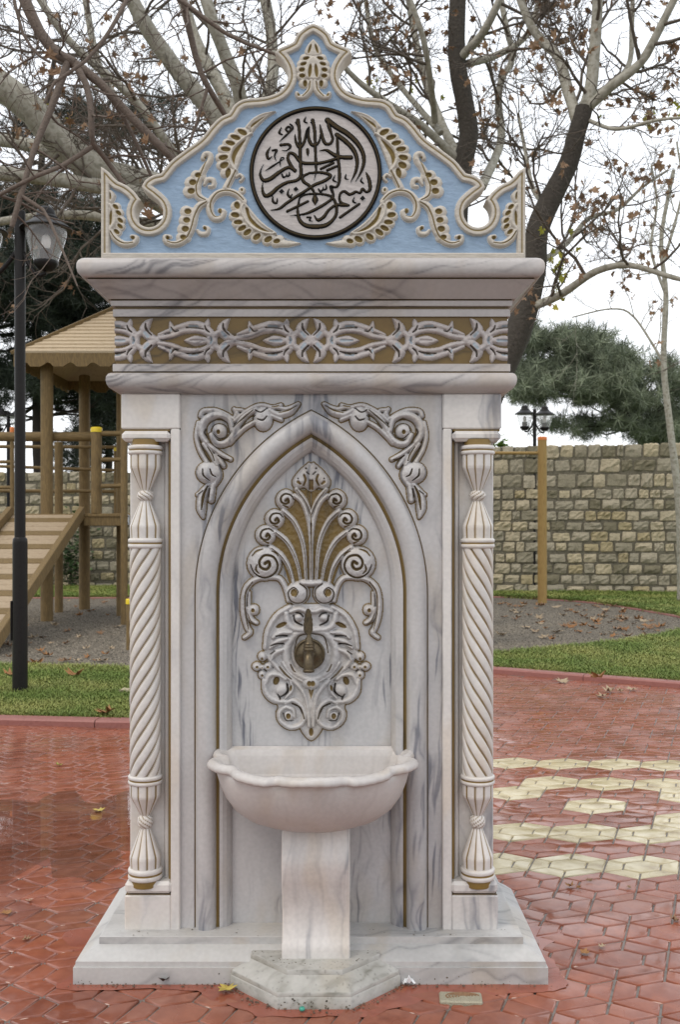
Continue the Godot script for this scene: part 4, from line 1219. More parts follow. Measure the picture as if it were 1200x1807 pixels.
func speckled(cols: Array, freq: float, seed_: int, tile: float, rough := 0.9, bump := 0.0, stretch := Vector2.ONE, world := true) -> StandardMaterial3D:
	# a seamless noise run through a ramp of linear colours; tile: metres one picture covers
	var m := StandardMaterial3D.new()
	var nt := NoiseTexture2D.new()
	nt.width = 512
	nt.height = 512
	nt.seamless = true
	nt.noise = noise(seed_, freq, 5)
	nt.generate_mipmaps = false
	var gd := Gradient.new()
	var offs := PackedFloat32Array()
	var gc := PackedColorArray()
	for i in cols.size():
		offs.append(float(i) / (cols.size() - 1) if cols.size() > 1 else 0.0)
		gc.append(cols[i].linear_to_srgb())
	gd.offsets = offs
	gd.colors = gc
	nt.color_ramp = gd
	m.albedo_texture = nt
	m.uv1_triplanar = true
	m.uv1_world_triplanar = world
	m.uv1_scale = Vector3(stretch.x, stretch.y, stretch.x) / tile
	m.roughness = rough
	m.vertex_color_use_as_albedo = true
	if bump > 0.0:
		m.heightmap_enabled = true
		var b := NoiseTexture2D.new()
		b.width = 512
		b.height = 512
		b.seamless = true
		b.noise = noise(seed_ + 7, freq * 1.6, 5)
		m.heightmap_texture = b
		m.heightmap_scale = bump
	return m
func plain(c: Color, rough := 0.6, metal := 0.0) -> StandardMaterial3D:
	var m := StandardMaterial3D.new()
	m.albedo_color = c.linear_to_srgb()
	m.roughness = rough
	m.metallic = metal
	m.vertex_color_use_as_albedo = true
	return m
func make_materials() -> void:
	mats.panel = marble(11, 3.0, Color(0.455, 0.44, 0.435), Color(0.175, 0.178, 0.20), 0.6, 1.2, 9.0, 0.40, 0.8, 1.75)
	mats.niche = marble(31, 2.0, Color(0.46, 0.45, 0.45), Color(0.125, 0.13, 0.155), 0.4, 1.4, 12.0, 0.32, 1.0, 1.75)
	mats.white = marble(51, 2.0, Color(0.62, 0.59, 0.56), Color(0.40, 0.39, 0.40), 0.35, 1.0, 6.0, 0.20, 0.15)
	mats.greywhite = marble(71, 1.0, Color(0.62, 0.59, 0.56), Color(0.27, 0.268, 0.285), 0.9, 0.5, 9.0, 0.55, 0.4, 1.75)
	mats.cornice = marble(91, 72.0, Color(0.45, 0.42, 0.405), Color(0.16, 0.15, 0.155), 0.9, 0.45, 13.0, 0.45, 0.35)
	mats.base = marble(131, 80.0, Color(0.47, 0.46, 0.445), Color(0.22, 0.22, 0.222), 0.6, 1.6, 8.0, 0.40, 0.0)
	mats.step = marble(171, 60.0, Color(0.44, 0.43, 0.40), Color(0.17, 0.165, 0.135), 0.5, 5.0, 7.0, 0.65, 0.3, 3.0, 0.15)
	mats.grit = plain(Color(1, 1, 1), 0.9)
	mats.basin = marble(151, 10.0, Color(0.52, 0.49, 0.47), Color(0.33, 0.305, 0.285), 0.3, 1.5, 5.0, 0.30, 0.0)
	mats.foot = mats.greywhite
	mats.paint = speckled([Color(0.80, 0.80, 0.81), Color(0.97, 0.97, 0.97), Color(0.88, 0.88, 0.88), Color(1.02, 1.02, 1.0)], 0.014, 5, 0.30, 0.6, 0.12, Vector2(0.6, 1.6))
	mats.paint.metallic_specular = 0.25
	mats.bronze = speckled([Color(0.045, 0.036, 0.025), Color(0.13, 0.10, 0.06), Color(0.075, 0.058, 0.036)], 0.02, 6, 0.2, 0.38, 0.0)
	mats.bronze.metallic = 0.75

# ---------- ground ----------
const HEX_A := Vector2(0.165, -0.060)     # three corners of a paver about its centre, x and z
const HEX_B := Vector2(0.113, 0.078)
const HEX_C := Vector2(0.052, -0.138)
var plaza_edge := PackedVector2Array([Vector2(-7, -4.35), Vector2(-2.15, -3.71), Vector2(-1.28, -3.60), Vector2(-0.9, -3.62), Vector2(0.7, -6.45), Vector2(1.0, -6.42), Vector2(1.44, -6.07), Vector2(2.83, -5.23), Vector2(7, -2.9)])
var gravel_front := PackedVector2Array([Vector2(-9, -6.0), Vector2(-4.0, -6.35), Vector2(-2.11, -6.18), Vector2(-1.2, -5.85), Vector2(-0.4, -6.3), Vector2(0.5, -7.0), Vector2(1.64, -7.2), Vector2(2.61, -7.8), Vector2(3.14, -8.2), Vector2(3.76, -8.8), Vector2(4.3, -9.5), Vector2(4.75, -10.3), Vector2(4.88, -11.2), Vector2(4.64, -12.7), Vector2(4.31, -14.0), Vector2(3.75, -14.7), Vector2(2.92, -15.4), Vector2(0, -15.6), Vector2(-3.66, -15.2), Vector2(-9, -15.2)])
func sheet(poly: PackedVector2Array, y: float, called: String, m: Material, parent: Node3D = self) -> MeshInstance3D:
	var mb := MB.new()
	for p in poly: mb.vert(Vector3(p.x, y, p.y), Vector3.UP)
	var t := Geometry2D.triangulate_polygon(poly)
	for i in range(0, t.size(), 3): mb.tri(t[i], t[i + 1], t[i + 2])
	return put(mb.mesh(), called, m, parent)
func kerb(line: PackedVector2Array, width: float, low: float, high: float, called: String, piece: float) -> void:
	# a row of kerb stones along a line
	var root := Node3D.new()
	root.name = numbered(called)
	root.set_meta("kind", "structure")
	add_child(root)
	var total := 0.0
	for i in line.size() - 1: total += line[i].distance_to(line[i + 1])
	var n := int(total / piece)
	var pts := resample(line, n * 3 + 1)
	for s in n:
		var mb := MB.new()
		var rows := []
		for k in 4:
			var i := s * 3 + k
			var d := (pts[mini(i + 1, pts.size() - 1)] - pts[maxi(i - 1, 0)]).normalized()
			var c := pts[i]
			if k == 0: c += d * 0.003
			if k == 3: c -= d * 0.003
			var q := Vector2(d.y, -d.x)
			var row := []
			for e in [[-0.5, low], [-0.5, high - 0.012], [-0.40, high], [0.40, high], [0.5, high - 0.012], [0.5, low]]:
				row.append(Vector3(c.x + q.x * e[0] * width, e[1], c.y + q.y * e[0] * width))
			rows.append(row)
		for k in 3:
			for e in 5:
				var mid: Vector3 = (rows[k][0] + rows[k + 1][5]) * 0.5
				mb.away([rows[k][e], rows[k][e + 1], rows[k + 1][e + 1], rows[k + 1][e]], Vector3(mid.x, low, mid.z))
		mb.away(rows[0], (rows[1][0] + rows[1][5]) * 0.5)
		mb.away(rows[3], (rows[2][0] + rows[2][5]) * 0.5)
		put(mb.mesh(), "kerb_stone", mats.kerb, root)
func paver_mesh(seed_: int) -> ArrayMesh:
	# one hexagonal paver with a hexagon and six bands pressed into its face
	var r := RandomNumberGenerator.new()
	r.seed = seed_
	var mb := MB.new()
	var outer := []
	var inner := []
	for p in [HEX_C, HEX_A, HEX_B, -HEX_C, -HEX_A, -HEX_B]:
		outer.append(p)
		inner.append(p * 0.5)
	var faces := [inner]
	for k in 6: faces.append([inner[k], outer[k], outer[(k + 1) % 6], inner[(k + 1) % 6]])
	for f in faces:
		var poly := PackedVector2Array(f)
		var ctr := Vector2.ZERO
		for p in poly: ctr += p
		ctr /= poly.size()
		var tilt := Vector2(r.randf_range(-1, 1), r.randf_range(-1, 1)) * 0.016
		var lift := r.randf_range(-0.0008, 0.0006)
		var shrunk := func(by: float) -> PackedVector2Array:
			var o := Geometry2D.offset_polygon(poly, -by, Geometry2D.JOIN_MITER)
			return o[0] if o.size() > 0 else poly
		var base: PackedVector2Array = shrunk.call(0.0022)
		var edge: PackedVector2Array = shrunk.call(0.0040)
		var top: PackedVector2Array = shrunk.call(0.0075)
		if base.size() != top.size() or edge.size() != top.size(): continue
		var y := func(p: Vector2) -> float: return lift + (p - ctr).dot(tilt)
		var n := top.size()
		var ids := []
		for rr in 3:
			var ring: PackedVector2Array = [base, edge, top][rr]
			var row := []
			for i in n:
				var p := ring[i]
				var nn := Vector3(p.x - ctr.x, 0, p.y - ctr.y).normalized()
				if rr == 0: row.append(mb.vert(Vector3(p.x, -0.012, p.y), (nn + Vector3(0, 0.25, 0)).normalized()))
				elif rr == 1: row.append(mb.vert(Vector3(p.x, y.call(p) - 0.0016, p.y), (nn * 0.8 + Vector3.UP).normalized()))
				else: row.append(mb.vert(Vector3(p.x, y.call(p), p.y), (Vector3.UP - Vector3(tilt.x, 0, tilt.y) + nn * 0.04).normalized()))
			ids.append(row)
		for rr in 2:
			for i in n: mb.quad(ids[rr][i], ids[rr][(i + 1) % n], ids[rr + 1][(i + 1) % n], ids[rr + 1][i])
		for i in range(1, n - 1): mb.tri(ids[2][0], ids[2][i], ids[2][i + 1])
	return mb.mesh()
func wet(cols: Array, seed_: int) -> StandardMaterial3D:
	var m := speckled(cols, 0.012, seed_, 1.1, 1.0, 0.05)
	var nt := NoiseTexture2D.new()
	nt.width = 512
	nt.height = 512
	nt.seamless = true
	nt.noise = noise(seed_ + 3, 0.006, 4)
	var gd := Gradient.new()
	gd.offsets = PackedFloat32Array([0.0, 0.35, 0.65, 1.0])
	gd.colors = PackedColorArray([Color(0.05, 0.05, 0.05), Color(0.10, 0.10, 0.10), Color(0.22, 0.22, 0.22), Color(0.42, 0.42, 0.42)])
	nt.color_ramp = gd
	m.roughness_texture = nt
	m.roughness_texture_channel = BaseMaterial3D.TEXTURE_CHANNEL_RED
	return m
func build_ground() -> void:
	var big := PackedVector2Array([Vector2(-200, 30), Vector2(200, 30), Vector2(200, -300), Vector2(-200, -300)])
	sheet(big, -0.03, "ground", mats.soil).set_meta("kind", "structure")
	# lawn: everything behind the plaza
	var lawn := PackedVector2Array(plaza_edge)
	lawn.append_array(PackedVector2Array([Vector2(60, -2.9), Vector2(60, -70), Vector2(-60, -70), Vector2(-60, -4.35)]))
	sheet(lawn, 0.015, "lawn", mats.lawn).set_meta("kind", "structure")
	var gl := resample(gravel_front, 90)
	gl = PackedVector2Array(gl)
	sheet(gl, 0.019, "gravel_bed", mats.gravel).set_meta("kind", "structure")
	kerb(plaza_edge, 0.13, -0.05, 0.045, "plaza_kerb", 0.9)
	kerb(curve2(Array(gravel_front), 0.4), 0.10, -0.05, 0.040, "gravel_kerb", 0.8)
	# plaza: mortar bed and pavers
	var plaza := Node3D.new()
	plaza.name = "paved_plaza"
	plaza.set_meta("kind", "structure")
	add_child(plaza)
	var bed := PackedVector2Array(plaza_edge)
	bed.append_array(PackedVector2Array([Vector2(7, 6), Vector2(-7, 6)]))
	sheet(bed, -0.0065, "mortar_bed", mats.mortar, plaza)
	var start := Vector2(1.078, -0.466)
	var yellow := {}
	var key := func(i: int, j: int) -> int: return i * 1000 + j
	var place := func(i: int, j: int) -> Vector2: return start + (HEX_A + HEX_B) * i + (HEX_A + HEX_C) * j
	for p in [[110, 185], [375, 200], [720, 205], [1080, 215], [310, 310], [120, 350], [665, 325], [1040, 335], [605, 465], [1120, 555], [150, 620], [545, 645], [985, 650], [110, 810], [480, 840], [940, 860], [1290, 345], [1330, 650], [1300, 880], [1400, 215]]:
		var gq := on_ground(870 + p[0] / 3.636, 1300 + p[1] / 3.636)
		var best := 1e9
		var bk := 0
		for j in range(-40, 45):
			for i in range(-60, 50):
				var c: Vector2 = place.call(i, j)
				var d := c.distance_squared_to(Vector2(gq.x, gq.z))
				if d < best:
					best = d; bk = key.call(i, j)
		yellow[bk] = true
	var variants := []
	for k in 4: variants.append(paver_mesh(100 + k))
	var cells := []
	for j in range(-40, 45):
		for i in range(-60, 50):
			var c: Vector2 = place.call(i, j)
			var d := EYE.z - c.y
			if d < 1.7 or not Geometry2D.is_point_in_polygon(c, bed): continue
			if absf(c.x - EYE.x) > d * 0.345 + 0.75: continue
			if absf(c.x) < 0.52 and c.y < 0.0 and c.y > -0.4: continue
			# what the fountain hides counts as far away
			var px := 600.0 + (c.x - EYE.x) * FOCAL / d
			var hidden := c.y < -0.3 and px > 260.0 and px < 840.0
			var off := maxf(0.0, absf(px - 600.0) - 620.0)
			cells.append([d + (50.0 if hidden else 0.0) + off * 0.02, i, j])
	cells.sort_custom(func(a, b): return a[0] < b[0])
	var rest := MB.new()
	for n in cells.size():
		var c: Vector2 = place.call(cells[n][1], cells[n][2])
		var yel: bool = yellow.has(key.call(cells[n][1], cells[n][2]))
		var mesh: ArrayMesh = variants[rng.randi() % 4]
		var b := Basis(Vector3.UP, (rng.randi() % 2) * PI)
		b = Basis(Vector3.RIGHT, rng.randf_range(-1, 1) * 0.008) * Basis(Vector3(0, 0, 1), rng.randf_range(-1, 1) * 0.008) * b
		var xf := Transform3D(b, Vector3(c.x, rng.randf_range(-0.0015, 0.001), c.y))
		var m: Material = mats.yellow[rng.randi() % 2] if yel else mats.red[rng.randi() % 8]
		if n < 300 or yel:
			put(mesh, "paver", m, plaza).transform = xf
		else:
			var arr := mesh.surface_get_arrays(0)
			var off := rest.v.size()
			var vs: PackedVector3Array = arr[Mesh.ARRAY_VERTEX]
			var ns: PackedVector3Array = arr[Mesh.ARRAY_NORMAL]
			var ii: PackedInt32Array = arr[Mesh.ARRAY_INDEX]
			for k in vs.size(): rest.vert(xf * vs[k], b * ns[k])
			for k in ii: rest.ix.append(off + k)
	if rest.v.size() > 0:
		var o := put(rest.mesh(), "far_pavers", mats.red[0], plaza)
		o.set_meta("kind", "stuff")
	# cement smeared round the foot of the fountain
	var ring := PackedVector2Array()
	var n2 := noise(77, 3.0, 3)
	for p in [[-0.70, -0.05], [-0.715, 0.06], [-0.70, 0.145], [-0.60, 0.160], [-0.45, 0.150], [-0.32, 0.165], [-0.27, 0.21], [-0.17, 0.285], [-0.08, 0.315], [0.05, 0.305], [0.14, 0.32], [0.23, 0.275], [0.31, 0.215], [0.40, 0.205], [0.52, 0.185], [0.64, 0.17], [0.715, 0.14], [0.72, 0.04], [0.70, -0.1], [0.69, -0.3], [-0.68, -0.3]]:
		ring.append(Vector2(p[0], p[1]))
	var smooth := curve2(Array(ring) + [ring[0]], 0.02)
	for i in smooth.size():
		var c := smooth[i]
		smooth[i] = c + c.normalized() * (n2.get_noise_2d(c.x * 3.0, c.y * 3.0) * 0.022 + rng.randf_range(-0.003, 0.003))
	smooth.remove_at(smooth.size() - 1)
	sheet(smooth, 0.0003, "cement_skirt", mats.cement, plaza)
	# rain water standing on the pavers
	var pud := PackedVector2Array()
	for k in 60:
		var a := TAU * k / 60.0
		var rr := 1.0 + n2.get_noise_2d(cos(a) * 0.6, sin(a) * 0.6 + 5.0) * 0.9
		pud.append(Vector2(-1.05 + cos(a) * 0.75 * rr, -1.35 + sin(a) * 0.62 * rr))
	var wat := sheet(pud, 0.0030, "water", mats.water)
	wat.name = "puddle_water"
	wat.set_meta("kind", "structure")
func grass_and_pebbles() -> void:
	# blades of grass: tufts strewn over the lawn
	var tuft := MB.new()
	var r := RandomNumberGenerator.new()
	r.seed = 5
	for k in 9:
		var a := r.randf() * TAU
		var base := Vector3(r.randf_range(-0.02, 0.02), 0, r.randf_range(-0.02, 0.02))
		var hgt := r.randf_range(0.022, 0.05)
		var side := Vector3(cos(a), 0, sin(a)) * 0.0022
		var lean := Vector3(cos(a + 1.4), 0, sin(a + 1.4)) * hgt * r.randf_range(0.15, 0.8)
		var nn := Vector3(-sin(a), 1.8, cos(a)).normalized()
		var sh := Color(1, 1, 1) * r.randf_range(0.75, 1.25)
		var i0 := tuft.vert(base - side, nn, sh)
		var i1 := tuft.vert(base + side, nn, sh)
		var i2 := tuft.vert(base + lean * 0.4 + side * 0.8 + Vector3(0, hgt * 0.65, 0), nn, sh)
		var i3 := tuft.vert(base + lean * 0.4 - side * 0.8 + Vector3(0, hgt * 0.65, 0), nn, sh)
		var i4 := tuft.vert(base + lean + Vector3(0, hgt, 0), nn, sh)
		tuft.quad(i0, i1, i2, i3)
		tuft.tri(i3, i2, i4)
	var mesh := tuft.mesh()
	var gl := PackedVector2Array(gravel_front)
	var spots := []
	var zones := [[-4.6, -0.9, -6.6, -3.5, 26000], [0.9, 5.2, -9.6, -4.2, 34000], [-8.5, -2.5, -18.4, -15.0, 9000], [1.5, 7.5, -16.6, -10.0, 20000]]
	for zn in zones:
		for k in zn[4]:
			var p := Vector2(r.randf_range(zn[0], zn[1]), r.randf_range(zn[2], zn[3]))
			var d := EYE.z - p.y
			if absf(p.x - EYE.x) > d * 0.36 + 0.3: continue
			if Geometry2D.is_point_in_polygon(p, gl): continue
			# on the lawn side of the kerb
			var front := -100.0
			for i in plaza_edge.size() - 1:
				var a := plaza_edge[i]
				var b := plaza_edge[i + 1]
				if p.x >= a.x and p.x < b.x: front = lerpf(a.y, b.y, (p.x - a.x) / (b.x - a.x))
			if p.y > front - 0.055: continue
			spots.append(p)
	var mm := MultiMesh.new()
	mm.transform_format = MultiMesh.TRANSFORM_3D
	mm.use_colors = true
	mm.mesh = mesh
	mm.instance_count = spots.size()
	var tone := noise(41, 0.9, 3)
	for i in spots.size():
		var p: Vector2 = spots[i]
		var far := clampf((EYE.z - p.y - 7.0) / 10.0, 0.0, 1.0)
		var sc := r.randf_range(0.7, 1.3) * lerpf(1.0, 1.5, far)
		mm.set_instance_transform(i, Transform3D(Basis(Vector3.UP, r.randf() * TAU).scaled(Vector3(sc * lerpf(1.0, 1.6, far), sc, sc * lerpf(1.0, 1.6, far))), Vector3(p.x, 0.014, p.y)))
		var dry := clampf(tone.get_noise_2d(p.x, p.y) * 0.9 + 0.3 + r.randf_range(-0.3, 0.3), 0.0, 1.0)
		mm.set_instance_color(i, Color(0.20, 0.29, 0.05).lerp(Color(0.48, 0.48, 0.14), dry) * r.randf_range(0.8, 1.2))
	var gi := MultiMeshInstance3D.new()
	gi.name = "grass"
	gi.multimesh = mm
	gi.material_override = mats.blade
	add_child(gi)
	tag(gi, "short green lawn grass behind the red kerbs", "grass", "", "stuff")
	# gravel stones
	var pm := MB.new()
	var ring := []
	for k in 5: ring.append(Vector3(cos(TAU * k / 5.0) * 0.012, 0.0, sin(TAU * k / 5.0) * 0.010))
	var tip := Vector3(0.001, 0.009, 0.001)
	for k in 5: pm.away([ring[k], ring[(k + 1) % 5], tip], Vector3(0, -0.01, 0))
	var mm2 := MultiMesh.new()
	mm2.transform_format = MultiMesh.TRANSFORM_3D
	mm2.use_colors = true
	mm2.mesh = pm.mesh()
	spots = []
	for k in 60000:
		var p := Vector2(r.randf_range(-6.5, 4.9), -15.4 + pow(r.randf(), 0.55) * 9.6)
		var d := EYE.z - p.y
		if absf(p.x - EYE.x) > d * 0.345 + 0.2 or not Geometry2D.is_point_in_polygon(p, gl): continue
		var px := 600.0 + (p.x - EYE.x) * FOCAL / d
		if px > 260 and px < 840: continue
		spots.append(p)
	mm2.instance_count = spots.size()
	for i in spots.size():
		var p: Vector2 = spots[i]
		var sc := r.randf_range(0.5, 1.5)
		mm2.set_instance_transform(i, Transform3D(Basis(Vector3.UP, r.randf() * TAU).scaled(Vector3.ONE * sc), Vector3(p.x, 0.018, p.y)))
		var g := r.randf_range(0.05, 0.26)
		mm2.set_instance_color(i, Color(g, g * 0.86, g * 0.66))
	gi = MultiMeshInstance3D.new()
	gi.name = "gravel"
	gi.multimesh = mm2
	gi.material_override = mats.pebble
	add_child(gi)
	tag(gi, "grey gravel spread round the playground tower", "gravel", "", "stuff")
func ground_materials() -> void:
	mats.soil = speckled([Color(0.06, 0.05, 0.035), Color(0.10, 0.085, 0.06)], 0.02, 201, 2.0, 0.95)
	mats.lawn = speckled([Color(0.05, 0.075, 0.02), Color(0.10, 0.15, 0.03), Color(0.075, 0.10, 0.025)], 0.03, 203, 0.7, 0.95, 0.6)
	mats.gravel = speckled([Color(0.042, 0.033, 0.024), Color(0.105, 0.087, 0.063), Color(0.195, 0.165, 0.122), Color(0.08, 0.064, 0.045)], 0.09, 205, 0.9, 0.9, 0.8)
	mats.kerb = speckled([Color(0.20, 0.075, 0.06), Color(0.29, 0.115, 0.095), Color(0.24, 0.09, 0.075)], 0.02, 207, 0.6, 0.5, 0.08)
	mats.mortar = speckled([Color(0.075, 0.062, 0.052), Color(0.19, 0.165, 0.145), Color(0.12, 0.10, 0.085)], 0.02, 209, 0.4, 0.5)
	mats.cement = wet([Color(0.20, 0.058, 0.035), Color(0.30, 0.095, 0.06), Color(0.24, 0.075, 0.05), Color(0.34, 0.14, 0.10)], 211)
	mats.red = []
	for k in 2: mats.red.append(wet([Color(0.195, 0.060, 0.034), Color(0.31, 0.108, 0.064), Color(0.24, 0.078, 0.047), Color(0.34, 0.145, 0.10)], 220 + k * 9))
	for tint in [Color(0.94, 0.93, 0.92), Color(1.0, 0.97, 0.94), Color(0.95, 0.98, 0.99), Color(0.89, 0.87, 0.86), Color(0.98, 1.0, 1.0), Color(0.96, 0.92, 0.88)]:
		var m: StandardMaterial3D = mats.red[mats.red.size() % 2].duplicate()
		m.albedo_color = tint
		mats.red.append(m)
	mats.yellow = []
	for k in 2: mats.yellow.append(wet([Color(0.36, 0.28, 0.15), Color(0.58, 0.50, 0.32), Color(0.47, 0.39, 0.23), Color(0.30, 0.225, 0.125)], 260 + k * 9))
	mats.water = plain(Color(0.10, 0.075, 0.055), 0.02)
	mats.water.albedo_color.a = 0.12
	mats.water.transparency = BaseMaterial3D.TRANSPARENCY_ALPHA
	mats.blade = plain(Color(1, 1, 1), 0.75)
	mats.blade.backlight_enabled = true
	mats.blade.backlight = Color(0.35, 0.35, 0.35)
	mats.pebble = plain(Color(1, 1, 1), 0.85)

# ---------- playground, walls, lamps ----------
func log_between(parent: Node3D, called: String, a: Vector3, b: Vector3, r: float, m: Material, sides := 14) -> MeshInstance3D:
	# a round bar with slightly rounded ends
	var mb := MB.new()
	var l := a.distance_to(b)
	lathe(mb, PackedVector2Array([Vector2(0.001, 0.0), Vector2(r * 0.8, 0.0), Vector2(r, r * 0.2), Vector2(r * 1.01, l * 0.3), Vector2(r * 0.99, l * 0.65), Vector2(r, l - r * 0.2), Vector2(r * 0.8, l), Vector2(0.001, l)]), sides)
	var o := put(mb.mesh(), called, m, parent)
	var up := (b - a).normalized()
	var side := up.cross(Vector3(0.2, 0.1, 0.95)).normalized()
	o.transform = Transform3D(Basis(side, up, side.cross(up)), a)
	return o
func plank_between(parent: Node3D, called: String, a: Vector3, b: Vector3, wide: float, thick: float, flat_up: Vector3, m: Material) -> MeshInstance3D:
	# a board from a to b; wide across, thick along flat_up
	var mb := MB.new()
	var l := a.distance_to(b)
	box(mb, Vector3(0, -thick * 0.5, -wide * 0.5), Vector3(l, thick * 0.5, wide * 0.5), 0.006)
	var o := put(mb.mesh(), called, m, parent)
	var x := (b - a).normalized()
	var y := (flat_up - x * flat_up.dot(x)).normalized()
	o.transform = Transform3D(Basis(x, y, x.cross(y)), a)
	return o
func play_tower() -> void:
	var d := 13.8
	var t := thing("play_tower", "wooden playground tower with plank roof, log railings and plank ramp", "playground", Vector3.ZERO)
	var w: Material = mats.wood
	var W := func(px: float, py: float, dd: float) -> Vector3: return at_depth(px, py, dd)
	var foot := func(p: Vector3) -> Vector3: return Vector3(p.x, -0.02, p.z)
	var deck_y: float = at_depth(0, 907, d).y
	var eave_y: float = at_depth(0, 640, d).y
	# corner posts of the tower
	var xl: float = at_depth(82, 0, d).x
	var xr := xl + 1.95
	for p in [[xl, -d + 3.0], [xr, -d + 3.0], [xl + 0.02, -d + 1.05], [xr, -d + 1.05]]:
		log_between(t, "post", Vector3(p[0], -0.02, p[1]), Vector3(p[0], eave_y + 0.12, p[1]), 0.084, w)
	for q in [[103.0, 780.0, 15.2, 0.062], [209.0, 640.0, 14.6, 0.034], [218.5, 690.0, 13.3, 0.046]]:
		var p: Vector3 = W.call(q[0], q[1], q[2])
		log_between(t, "post", foot.call(p), p, q[3], w)
	# deck boards and beams
	for k in 14:
		var z := -d + 3.0 + 0.10 - k * 0.155
		plank_between(t, "deck_board", Vector3(xl - 0.75, deck_y - 0.02, z), Vector3(xr + 0.1, deck_y - 0.02, z), 0.145, 0.04, Vector3.UP, w)
	for q in [[148.0, 330.0], [-40.0, 22.0]]:
		var a: Vector3 = W.call(q[0], 917, d - 0.13)
		var b: Vector3 = W.call(q[1], 917, d - 0.13)
		plank_between(t, "beam", a, b, 0.05, 0.165, Vector3.UP, w)
	var br := MB.new()
	var pa: Vector3 = W.call(212, 926, d - 0.17)
	var pb: Vector3 = W.call(228, 908, d - 0.17)
	box(br, Vector3(pa.x, pa.y, pa.z - 0.004), Vector3(pb.x, pb.y, pb.z + 0.004), 0.002)
	var plate := put(br.mesh(), "metal_bracket", mats.steel, t)
	for q in [[214.5, 911.0], [225.5, 911.0], [214.5, 923.0], [218, 923.0], [221, 922.5], [225, 923.0]]:
		var c: Vector3 = W.call(q[0], q[1], d - 0.17)
		log_between(plate, "bolt", Vector3(c.x, c.y, c.z), Vector3(c.x, c.y, c.z + 0.012), 0.009, mats.black, 8)
	# the railing
	for q in [[-30.0, 770.5, 163.0, 770.5, 13.9, 0.066], [-30.0, 788.0, 205.0, 789.0, 15.5, 0.026], [-30.0, 822.0, 205.0, 830.0, 15.5, 0.024], [-30.0, 866.0, 205.0, 867.0, 15.5, 0.026], [178.0, 765.0, 214.0, 765.0, 13.7, 0.036], [178.0, 811.0, 216.0, 811.0, 13.6, 0.029], [178.0, 858.0, 216.0, 857.0, 13.6, 0.031], [-30.0, 815.0, 24.0, 815.0, 13.9, 0.024], [-30.0, 860.0, 24.0, 860.0, 13.9, 0.024]]:
		log_between(t, "rail", W.call(q[0], q[1], q[4]), W.call(q[2], q[3], q[4]), q[5], w, 10)
	for q in [[169.5, 757.0, 13.7, 0.073, 0.24], [203.0, 791.0, 15.5, 0.024, 0.1], [20.5, 757.0, 13.9, 0.028, 0.0]]:
		var p: Vector3 = W.call(q[0], q[1], q[2])
		var o := log_between(t, "railing_post", Vector3(p.x, deck_y, p.z), p, q[3], w)
		var cap := MB.new()
		var rr: float = q[3]
		lathe(cap, PackedVector2Array([Vector2(rr * 1.06, 0.0), Vector2(rr * 1.08, 0.05), Vector2(rr * 0.98, 0.066), Vector2(rr * 0.6, 0.072), Vector2(0.001, 0.073)]), 20)
		var c := put(cap.mesh(), "post_cap", mats.yellow_cap if q[4] > 0 else mats.orange_cap, o)
		c.position = Vector3(0, p.y - deck_y - 0.045, 0)
	# the ramp
	var right_top: Vector3 = W.call(148, 903, d - 0.15)
	var left_top := right_top + Vector3(-1.02, 0, 0)
	var run := Vector3(0, -right_top.y, 3.72)
	plank_between(t, "ramp_rail", right_top + Vector3(-0.03, 0.0, 0), right_top + run + Vector3(-0.03, 0.02, 0), 0.075, 0.15, Vector3(0, 1, 0.4), w)
	plank_between(t, "ramp_rail", left_top + Vector3(0.03, 0.0, 0), left_top + run + Vector3(0.03, 0.02, 0), 0.075, 0.15, Vector3(0, 1, 0.4), w)
	var along := run.normalized()
	var nrm := along.cross(Vector3.RIGHT)
	if nrm.y < 0: nrm = -nrm
	var steps := int(run.length() / 0.147)
	for k in steps:
		var c := left_top + run * ((k + 0.5) / steps) - nrm * 0.045 + nrm * rng.randf_range(-0.004, 0.004)
		plank_between(t, "ramp_board", c + Vector3(0.07, 0, 0), c + Vector3(0.95, 0, 0), 0.140, 0.03, nrm, mats.wood_pale if k % 3 != 1 else w)
	# the roof: four slopes of horizontal boards
	var ctr := Vector3((xl + xr) * 0.5, 0, -d + 3.0 - 0.975)
	var half := 0.975 + 0.33
	var apex := eave_y + 1.02
	var roof := holder("roof", t)
	for s in 4:
		var turn := Basis(Vector3.UP, s * PI / 2)
		for k in 15:
			var f0 := k / 15.0
			var f1 := (k + 1) / 15.0
			var mb := MB.new()
			var h0 := half * (1.0 - f0)
			var h1 := half * (1.0 - f1)
			var y0 := lerpf(eave_y + 0.06, apex, f0)
			var y1 := lerpf(eave_y + 0.06, apex, f1)
			var a := ctr + turn * Vector3(-h0, y0, h0)
			var b := ctr + turn * Vector3(h0, y0, h0)
			var c := ctr + turn * Vector3(h1 * 1.0, y1, h1)
			var e := ctr + turn * Vector3(-h1 * 1.0, y1, h1)
			var up := Vector3(0, 0.03, 0)
			var lap := turn * Vector3(0, 0, 0.014) + Vector3(0, 0.012, 0)
			var inn := ctr + Vector3(0, eave_y, 0)
			mb.away([a + up + lap, b + up + lap, c + up, e + up], inn)
			mb.away([a, b, b + up + lap, a + up + lap], inn)
			mb.flat([a, b, c, e], Vector3.DOWN)
			put(mb.mesh(), "roof_board", mats.roof_wood, roof)
		# scalloped fascia under the eave
		var fb := MB.new()
		var hw := half + 0.012
		var pts := []
		for k in 61:
			var x := lerpf(-hw, hw, k / 60.0)
			var ph := fposmod((x + hw) / 0.30, 1.0)
			var bite := 0.0
			if ph > 0.30 and ph < 0.70: bite = sqrt(1.0 - pow((ph - 0.5) / 0.2, 2.0)) * 0.055
			pts.append([x, eave_y - 0.105 + bite])
